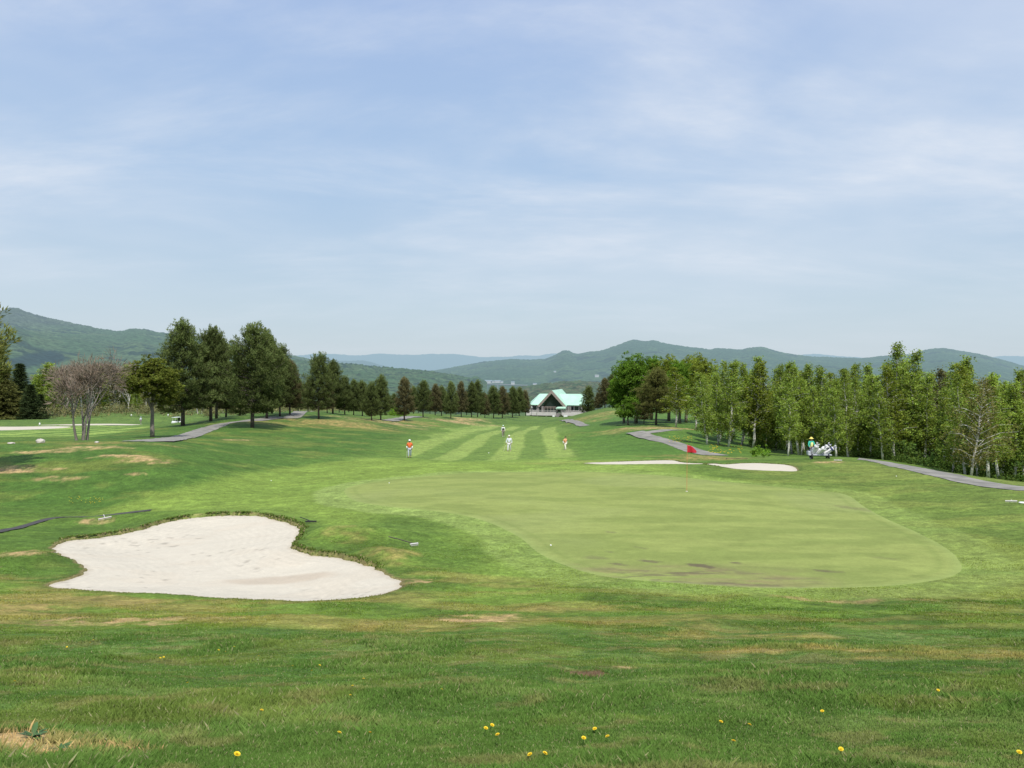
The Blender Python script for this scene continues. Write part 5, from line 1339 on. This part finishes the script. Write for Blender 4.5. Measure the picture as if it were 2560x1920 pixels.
cp=gpt(2050,1147); cx_,cy_,cz_=cp; cy_=float(cy_)+.5; cx_=(2048/2.5-CX)/F0*cy_; cz_=gz(cx_,cy_)
print('trolley',cx_,cy_,cz_)
rz=R(-8)
tr=empty('bag_trolley',(cx_,cy_,cz_),rz); tag(tr,'grey motor trolley carrying the golf bags beside the right bunker','trolley')
k=cy_/F0/2.5   # metres per photo pixel there
MB().box((0,0,.30),(1.75,.72,.10)).build('platform',M['trolley'],tr,bevel=.03)
MB().box((-.78,0,.43),(.22,.62,.28)).build('motor_box',M['trolley'],tr,bevel=.05)
MB().box((.1,.30,.62),(1.4,.04,.06)).build('bag_rest',M['trolley'],tr)
MB().tube([(-.80,.25,.35),(-1.0,.25,.85),(-1.02,0,.93),(-1.0,-.25,.85),(-.80,-.25,.35)],.02,8).build('handle',M['black'],tr,smooth=True)
for x in (-.6,.62):
    for y in (-.36,.36): 
        wheel(tr,x,y,.19,.09)
grp='golf bags loaded on the trolley'
for (dx,dy,ti,c1,c2,lab) in ((-.50,.02,R(38),'bagwhite','rail','white golf bag on the trolley right in front of the caddie'),(-.22,-.10,R(52),'bagwhite','bagwhite','plain white golf bag, second from the left on the trolley'),(.10,.0,R(40),'bagwhite','navy','white golf bag with navy panels, third from the left on the trolley'),(.30,-.08,R(56),'bagwhite','navy','white golf bag with navy trim, rightmost on the trolley')):
    c,s_=math.cos(rz),math.sin(rz)
    golf_bag((cx_+dx*c-dy*s_,cy_+dx*s_+dy*c,cz_+.345),rz+R(180)+R(62+dx*70),-ti,lab,M[c1],M[c2],None)
MB_=None
qx=cx_-.38; qy=cy_+.70
person((qx,qy,gz(qx,qy)),R(15),1.66,'caddie in yellow vest, green sleeves and yellow brimmed hat behind the loaded trolley',cl('green_sleeves',(.05,.42,.30)),cl('navy_trousers',(.04,.05,.10)),cap=cl('yellow_hat',(.85,.70,.18)),brim=True,vest=cl('yellow_vest',(.80,.78,.28)),armL=(-.30,-.28,.95),armR=(.20,-.30,1.0),stride=.08)

# ---- roofed golf cart at the far left
M['cartwhite']=plain('white_cart_body',(.78,.79,.80),.35,.03,3,spec=.5)
p=gpt(443,1063.5); print('cart',p)
y_=205.0; x_=(443/2.5-CX)/F0*y_; ca=empty('golf_cart',(x_,y_,gz(x_,y_)+.02),R(65)); tag(ca,'white roofed golf cart parked beyond the left path, half behind a pine trunk','golf cart')
# length along local x
mb=MB(); prof=[(-1.25,.32),(-1.22,.80),(-.95,.92),(-.45,.90),(-.40,.45),(.35,.45),(.55,.85),(1.15,.78),(1.30,.55),(1.28,.32)]
n=len(prof); V=[(x,-.6,z) for x,z in prof]+[(x,.6,z) for x,z in prof]; mb.add(V,[list(range(n)),[n+i for i in range(n)][::-1]]+[[i,n+i,n+(i+1)%n,(i+1)%n] for i in range(n)])
mb.build('body',M['cartwhite'],ca,bevel=.04)
for y in (-.25,.25): s=MB().box((-.12,y*1.0,.62),(.5,.44,.16)).build('seat',M['black'],ca,bevel=.04); MB().box((-.38,y,.90),(.12,.44,.45)).build('seat_back',M['black'],ca,bevel=.04)
for x,y in ((-1.05,-.5),(-1.05,.5),(.62,-.55),(.62,.55)): MB().tube([(x,y,.75),(x*(.98 if x<0 else .80),y*.95,1.80)],.022,6).build('roof_post',M['white'],ca)
MB().box((-.22,0,1.84),(2.0,1.2,.08)).build('roof',M['cartwhite'],ca,bevel=.03)
V=[(.70,-.5,.90),(.70,.5,.90),(.54,.48,1.70),(.54,-.48,1.70)]
MB().add(V+[(v[0]+.02,v[1],v[2]) for v in V],[(0,1,2,3),(7,6,5,4),(0,4,5,1),(1,5,6,2),(2,6,7,3),(3,7,4,0)]).build('windscreen',M['glass'],ca)
MB().tube([(.55,-.22,.85),(.30,-.22,1.02)],.02,6).build('steering_column',M['black'],ca)
for x in (-.85,.80):
    for y in (-.55,.55):
        t=MB().lathe([(.10,-.09),(.21,-.09),(.23,-.05),(.23,.05),(.21,.09),(.10,.09)],(0,0,0),18,'y').build('wheel',M['black'],ca); t.location=(x,y,.23)
        MB().lathe([(.02,-.095),(.10,-.093),(.10,.093),(.02,.095)],(0,0,0),12,'y').build('rim',M['white'],t)
for y in (-.4,.4): MB().lathe([(.01,0),(.08,0),(.08,.03),(.01,.04)],(1.29,y,.62),12,'x').build('headlight',M['rail'],ca)
for zx,zy,lab in ((1135,1032,'small white marker stone on the far left rise'),(1452,1030,'white marker right on the far rise near the cart'),(343,1110,'tiny white post beside the far left bunker')):
    a,b=zx/3.456,740+zy/3.456; p=gpt(a,b+3); e=empty('marker_post',p); tag(e,lab,'marker')
    MB().lathe([(.16,0),(.17,.45),(.12,.62),(.02,.68)],(0,0,0),10).build('post',M['white'],e,smooth=True)

# ------------------------------------------------------------------ dandelions
M['petal']=plain('dandelion_petals',(.80,.58,.02),.6,.12,60); M['stem']=plain('dandelion_stem',(.12,.20,.05),.7,.1,20)
fl_=[(58,271),(399,77),(387,90),(291,103),(704,151),(688,157),(1008,109),(966,132),(885,97),(1120,152),(1255,198),(1371,191),(1346,220),(1571,258),(1527,290),(1512,335),(818,276),(1696,306),(1804,300),(1899,306),(1117,405),(1447,510),(1592,516),(1000,615),(2110,464),(2087,481),(2165,516),(938,121)]
fr_=[(367,934),(301,973),(432,975),(116,1048),(102,1053),(887,904),(1008,920),(948,1002),(1417,1017),(1834,748),(2184,1037),(1347,854)]
pos=[(a/1.728,1560+b/1.728) for a,b in fl_]+[(1280+a/1.728,1300+b/1.728) for a,b in fr_]
d0=empty('dandelion')
rr=random.Random(3)
mb=MB()
for ring,(nn,rad,up,L) in enumerate(((26,.004,.10,.022),(22,.003,.45,.019),(16,.002,.95,.015),(10,.001,2.0,.011))):
    for i in range(nn):
        a=2*PI*i/nn+ring*.3+rr.uniform(-.05,.05); dv=Vector((math.cos(a),math.sin(a),up)).normalized(); s=Vector((-math.sin(a),math.cos(a),0))*.0026
        b=Vector((math.cos(a)*rad,math.sin(a)*rad,.0)); e_=b+dv*L
        mb.add([b-s*.4,b+s*.4,e_+s,e_-s],[(0,1,2,3)])
fh=mb.build('flower_head',M['petal'],d0); fh.location=(0,0,.062); fh.scale=(.46,)*3
MB().tube([(0,0,0),(.003,.001,.03),(0,0,.062)],[.002,.0018,.0022],6).build('stem',M['stem'],d0)
names=['yellow dandelion in bloom scattered among the foreground grass']
for i,(sx,sy) in enumerate(pos):
    p=gpt(sx,min(sy,1915)+6); o=d0 if i==0 else copy_tree(d0)
    k=.9 if p[1]<5 else .85
    o.location=(p[0],p[1],p[2]); o.scale=(k,)*3; o.rotation_euler=(rr.uniform(.2,.5),rr.uniform(-.2,.2),rr.uniform(0,6))
    tag(o,'yellow dandelion in bloom scattered among the foreground grass','dandelion','dandelions in the foreground grass')
    if i==23: o['label']='largest yellow dandelion at the bottom edge of the photo'; o.scale=(1.1,)*3; del o['group']
    if i==0: o['label']='yellow dandelion alone at the far left edge of the slope'; del o['group']
# dandelion flowers on the left bank and wood edge as little yellow dots
pts=[]
def yellow_specks(name,area,n,lab,sz=.05):
    P=S([(rnd.uniform(area[0],area[1]),rnd.uniform(area[2],area[3])) for _ in range(n)]); z=ground(P[:,0],P[:,1])
    mb=MB()
    for (x,y),zz_ in zip(P,z): mb.add([(x-sz,y,zz_+.05),(x,y-sz,zz_+.07),(x+sz,y,zz_+.05),(x,y+sz,zz_+.07)],[(0,1,2,3)])
    o=mb.build(name,M['petal']); tag(o,lab,'flowers',kind='stuff')
yellow_specks('yellow_flowers',(172,258,1244,1262),34,'cluster of small yellow flowers on the left bank above the big bunker',.025)
yellow_specks('yellow_flowers',(1670,1730,1090,1105),60,'band of yellow flowers on the grass right of the side path',.10)
yellow_specks('yellow_flowers',(1770,1860,1112,1135),70,'yellow flowers on the ground under the first birches',.11)

# rosette weed at the bottom left on the bare soil
def rosette(sx,sy,n,L,lab):
    p=gpt(sx,sy); mb=MB(); r=random.Random(int(sx))
    for i in range(n):
        a=r.uniform(0,6.28); l=L*r.uniform(.6,1.1); w=l*.13; up=r.uniform(.25,.9); pts_=[]
        for j in range(6):
            t=j/5; q=Vector((math.cos(a)*l*t,math.sin(a)*l*t,l*up*t*(1-.55*t))); ww=w*math.sin(PI*(.12+.86*t)); s=Vector((-math.sin(a),math.cos(a),.2))*ww; pts_+=[q-s,q+s]
        mb.add(pts_,[(2*j,2*j+1,2*j+3,2*j+2) for j in range(5)])
    o=mb.build('broadleaf_weed',M['weed'],smooth=True); o.location=p; tag(o,lab,'weed')
M['weed']=plain('weed_leaf',(.055,.12,.03),.6,.25,12)
rosette(82,1842,16,.085,'dark long leaved weed on the bare soil at bottom left')
rosette(150,1872,14,.055,'lower small leaved weed among the bare soil at bottom left')

# ------------------------------------------------------------------ tidy unused prototypes
for kind,lst in PROTO.items():
    for i,(root,H) in enumerate(lst):
        if (kind,i) not in used:
            for ch in list(root.children): bpy.data.objects.remove(ch)
            bpy.data.objects.remove(root)

for m_ in bpy.data.materials: m_.cycles.emission_sampling='NONE'   # the haze term is not a lamp
# ------------------------------------------------------------------ camera, sun, sky
cam=bpy.data.cameras.new('camera'); co=bpy.data.objects.new('camera',cam); COL.objects.link(co)
cam.sensor_width=36; cam.lens=36*F0/1024; cam.shift_y=-(384-HZ)/1024.0; cam.clip_start=.1; cam.clip_end=40000
co.location=(0,0,0); co.rotation_euler=(R(90),0,0); scene.camera=co
EL=R(57); AZ=R(167)      # clockwise from the viewing direction (+Y)
sd=Vector((math.sin(AZ)*math.cos(EL),math.cos(AZ)*math.cos(EL),math.sin(EL)))
sun=bpy.data.lights.new('sun','SUN'); sun.energy=4.3; sun.angle=R(.5); sun.color=(1,.955,.89)
so=bpy.data.objects.new('sun',sun); COL.objects.link(so); so.rotation_euler=sd.to_track_quat('Z','Y').to_euler(); so.location=(0,0,50)
w=bpy.data.worlds.new('World'); scene.world=w; w.use_nodes=True; nt=w.node_tree; nt.nodes.clear()
sky=N(nt,'ShaderNodeTexSky'); sky.sky_type='NISHITA'; sky.sun_disc=False; sky.sun_elevation=EL; sky.sun_rotation=AZ; sky.air_density=1.0; sky.dust_density=1.2; sky.ozone_density=1.5
tc=N(nt,'ShaderNodeTexCoord'); sx=N(nt,'ShaderNodeSeparateXYZ'); nt.links.new(tc.outputs['Generated'],sx.inputs[0])
def math_(op,a,b=None,clamp=False):
    n=N(nt,'ShaderNodeMath',operation=op); n.use_clamp=clamp
    for i,v in enumerate((a,b)):
        if v is None: continue
        if isinstance(v,(int,float)): n.inputs[i].default_value=v
        else: nt.links.new(v,n.inputs[i])
    return n.outputs[0]
zc=math_('MAXIMUM',sx.outputs['Z'],0.0)
den=math_('ADD',zc,.16)
px_=math_('DIVIDE',sx.outputs['X'],den); py_=math_('DIVIDE',sx.outputs['Y'],den)
cv=N(nt,'ShaderNodeCombineXYZ'); nt.links.new(px_,cv.inputs[0]); nt.links.new(py_,cv.inputs[1])
def noise(scale,rot,loc,sc,detail=6,rough=.6,dist=.6):
    mp=N(nt,'ShaderNodeMapping'); nt.links.new(cv.outputs[0],mp.inputs[0]); mp.inputs['Rotation'].default_value=(0,0,rot); mp.inputs['Location'].default_value=loc; mp.inputs['Scale'].default_value=sc
    nz=N(nt,'ShaderNodeTexNoise'); nz.inputs['Scale'].default_value=scale; nz.inputs['Detail'].default_value=detail; nz.inputs['Roughness'].default_value=rough; nz.inputs['Distortion'].default_value=dist
    nt.links.new(mp.outputs[0],nz.inputs['Vector']); return nz.outputs['Fac']
def rng(v,a,b,c,d):
    m=N(nt,'ShaderNodeMapRange'); m.interpolation_type='SMOOTHSTEP'; nt.links.new(v,m.inputs[0])
    for i,q_ in enumerate((a,b,c,d)): m.inputs[i+1].default_value=q_
    return m.outputs[0]
big=rng(noise(.50,R(25),(3.1,1.7,0),(1,.8,1),5,.55,.2),.36,.70,0,1)
wisp=rng(noise(1.1,R(-28),(.4,2.2,0),(.7,1.2,1),8,.60,.35),.38,.78,0,1)
fine=rng(noise(4.0,R(-25),(1.4,.2,0),(.7,1.3,1),6,.6,.3),.30,.80,0,1)
cl1=math_('MULTIPLY',big,.50); cl2=math_('MULTIPLY',math_('MULTIPLY',wisp,.72),math_('ADD',math_('MULTIPLY',fine,.5),.6))
cloud=math_('ADD',math_('ADD',cl1,cl2),.06,True)
cloud=math_('MULTIPLY',cloud,rng(sx.outputs['Z'],.03,.20,.25,1))
base=N(nt,'ShaderNodeMix',data_type='RGBA'); base.inputs['Factor'].default_value=.85
nt.links.new(sky.outputs[0],base.inputs[6])
ramp=N(nt,'ShaderNodeValToRGB'); nt.links.new(sx.outputs['Z'],ramp.inputs[0])
els=ramp.color_ramp.elements; els[0].position=0.0; els[0].color=(.60,.70,.765,1); els[1].position=.45; els[1].color=(.365,.515,.84,1)
e2=els.new(.07); e2.color=(.56,.69,.80,1); e3=els.new(.22); e3.color=(.425,.60,.84,1)
rs_=N(nt,'ShaderNodeVectorMath',operation='SCALE'); nt.links.new(ramp.outputs[0],rs_.inputs[0]); rs_.inputs['Scale'].default_value=10.0
nt.links.new(rs_.outputs[0],base.inputs[7])
mx=N(nt,'ShaderNodeMix',data_type='RGBA'); nt.links.new(cloud,mx.inputs['Factor']); nt.links.new(base.outputs[2],mx.inputs[6]); mx.inputs[7].default_value=(7.9,8.4,9.2,1)
bg=N(nt,'ShaderNodeBackground'); bg.inputs['Strength'].default_value=.10; nt.links.new(mx.outputs[2],bg.inputs[0])
wo=N(nt,'ShaderNodeOutputWorld'); nt.links.new(bg.outputs[0],wo.inputs[0])
scene.view_settings.view_transform='Standard'; scene.view_settings.look='None'; scene.view_settings.exposure=0; scene.view_settings.gamma=1
scene.cycles.max_bounces=5; scene.cycles.diffuse_bounces=3; scene.cycles.transmission_bounces=2
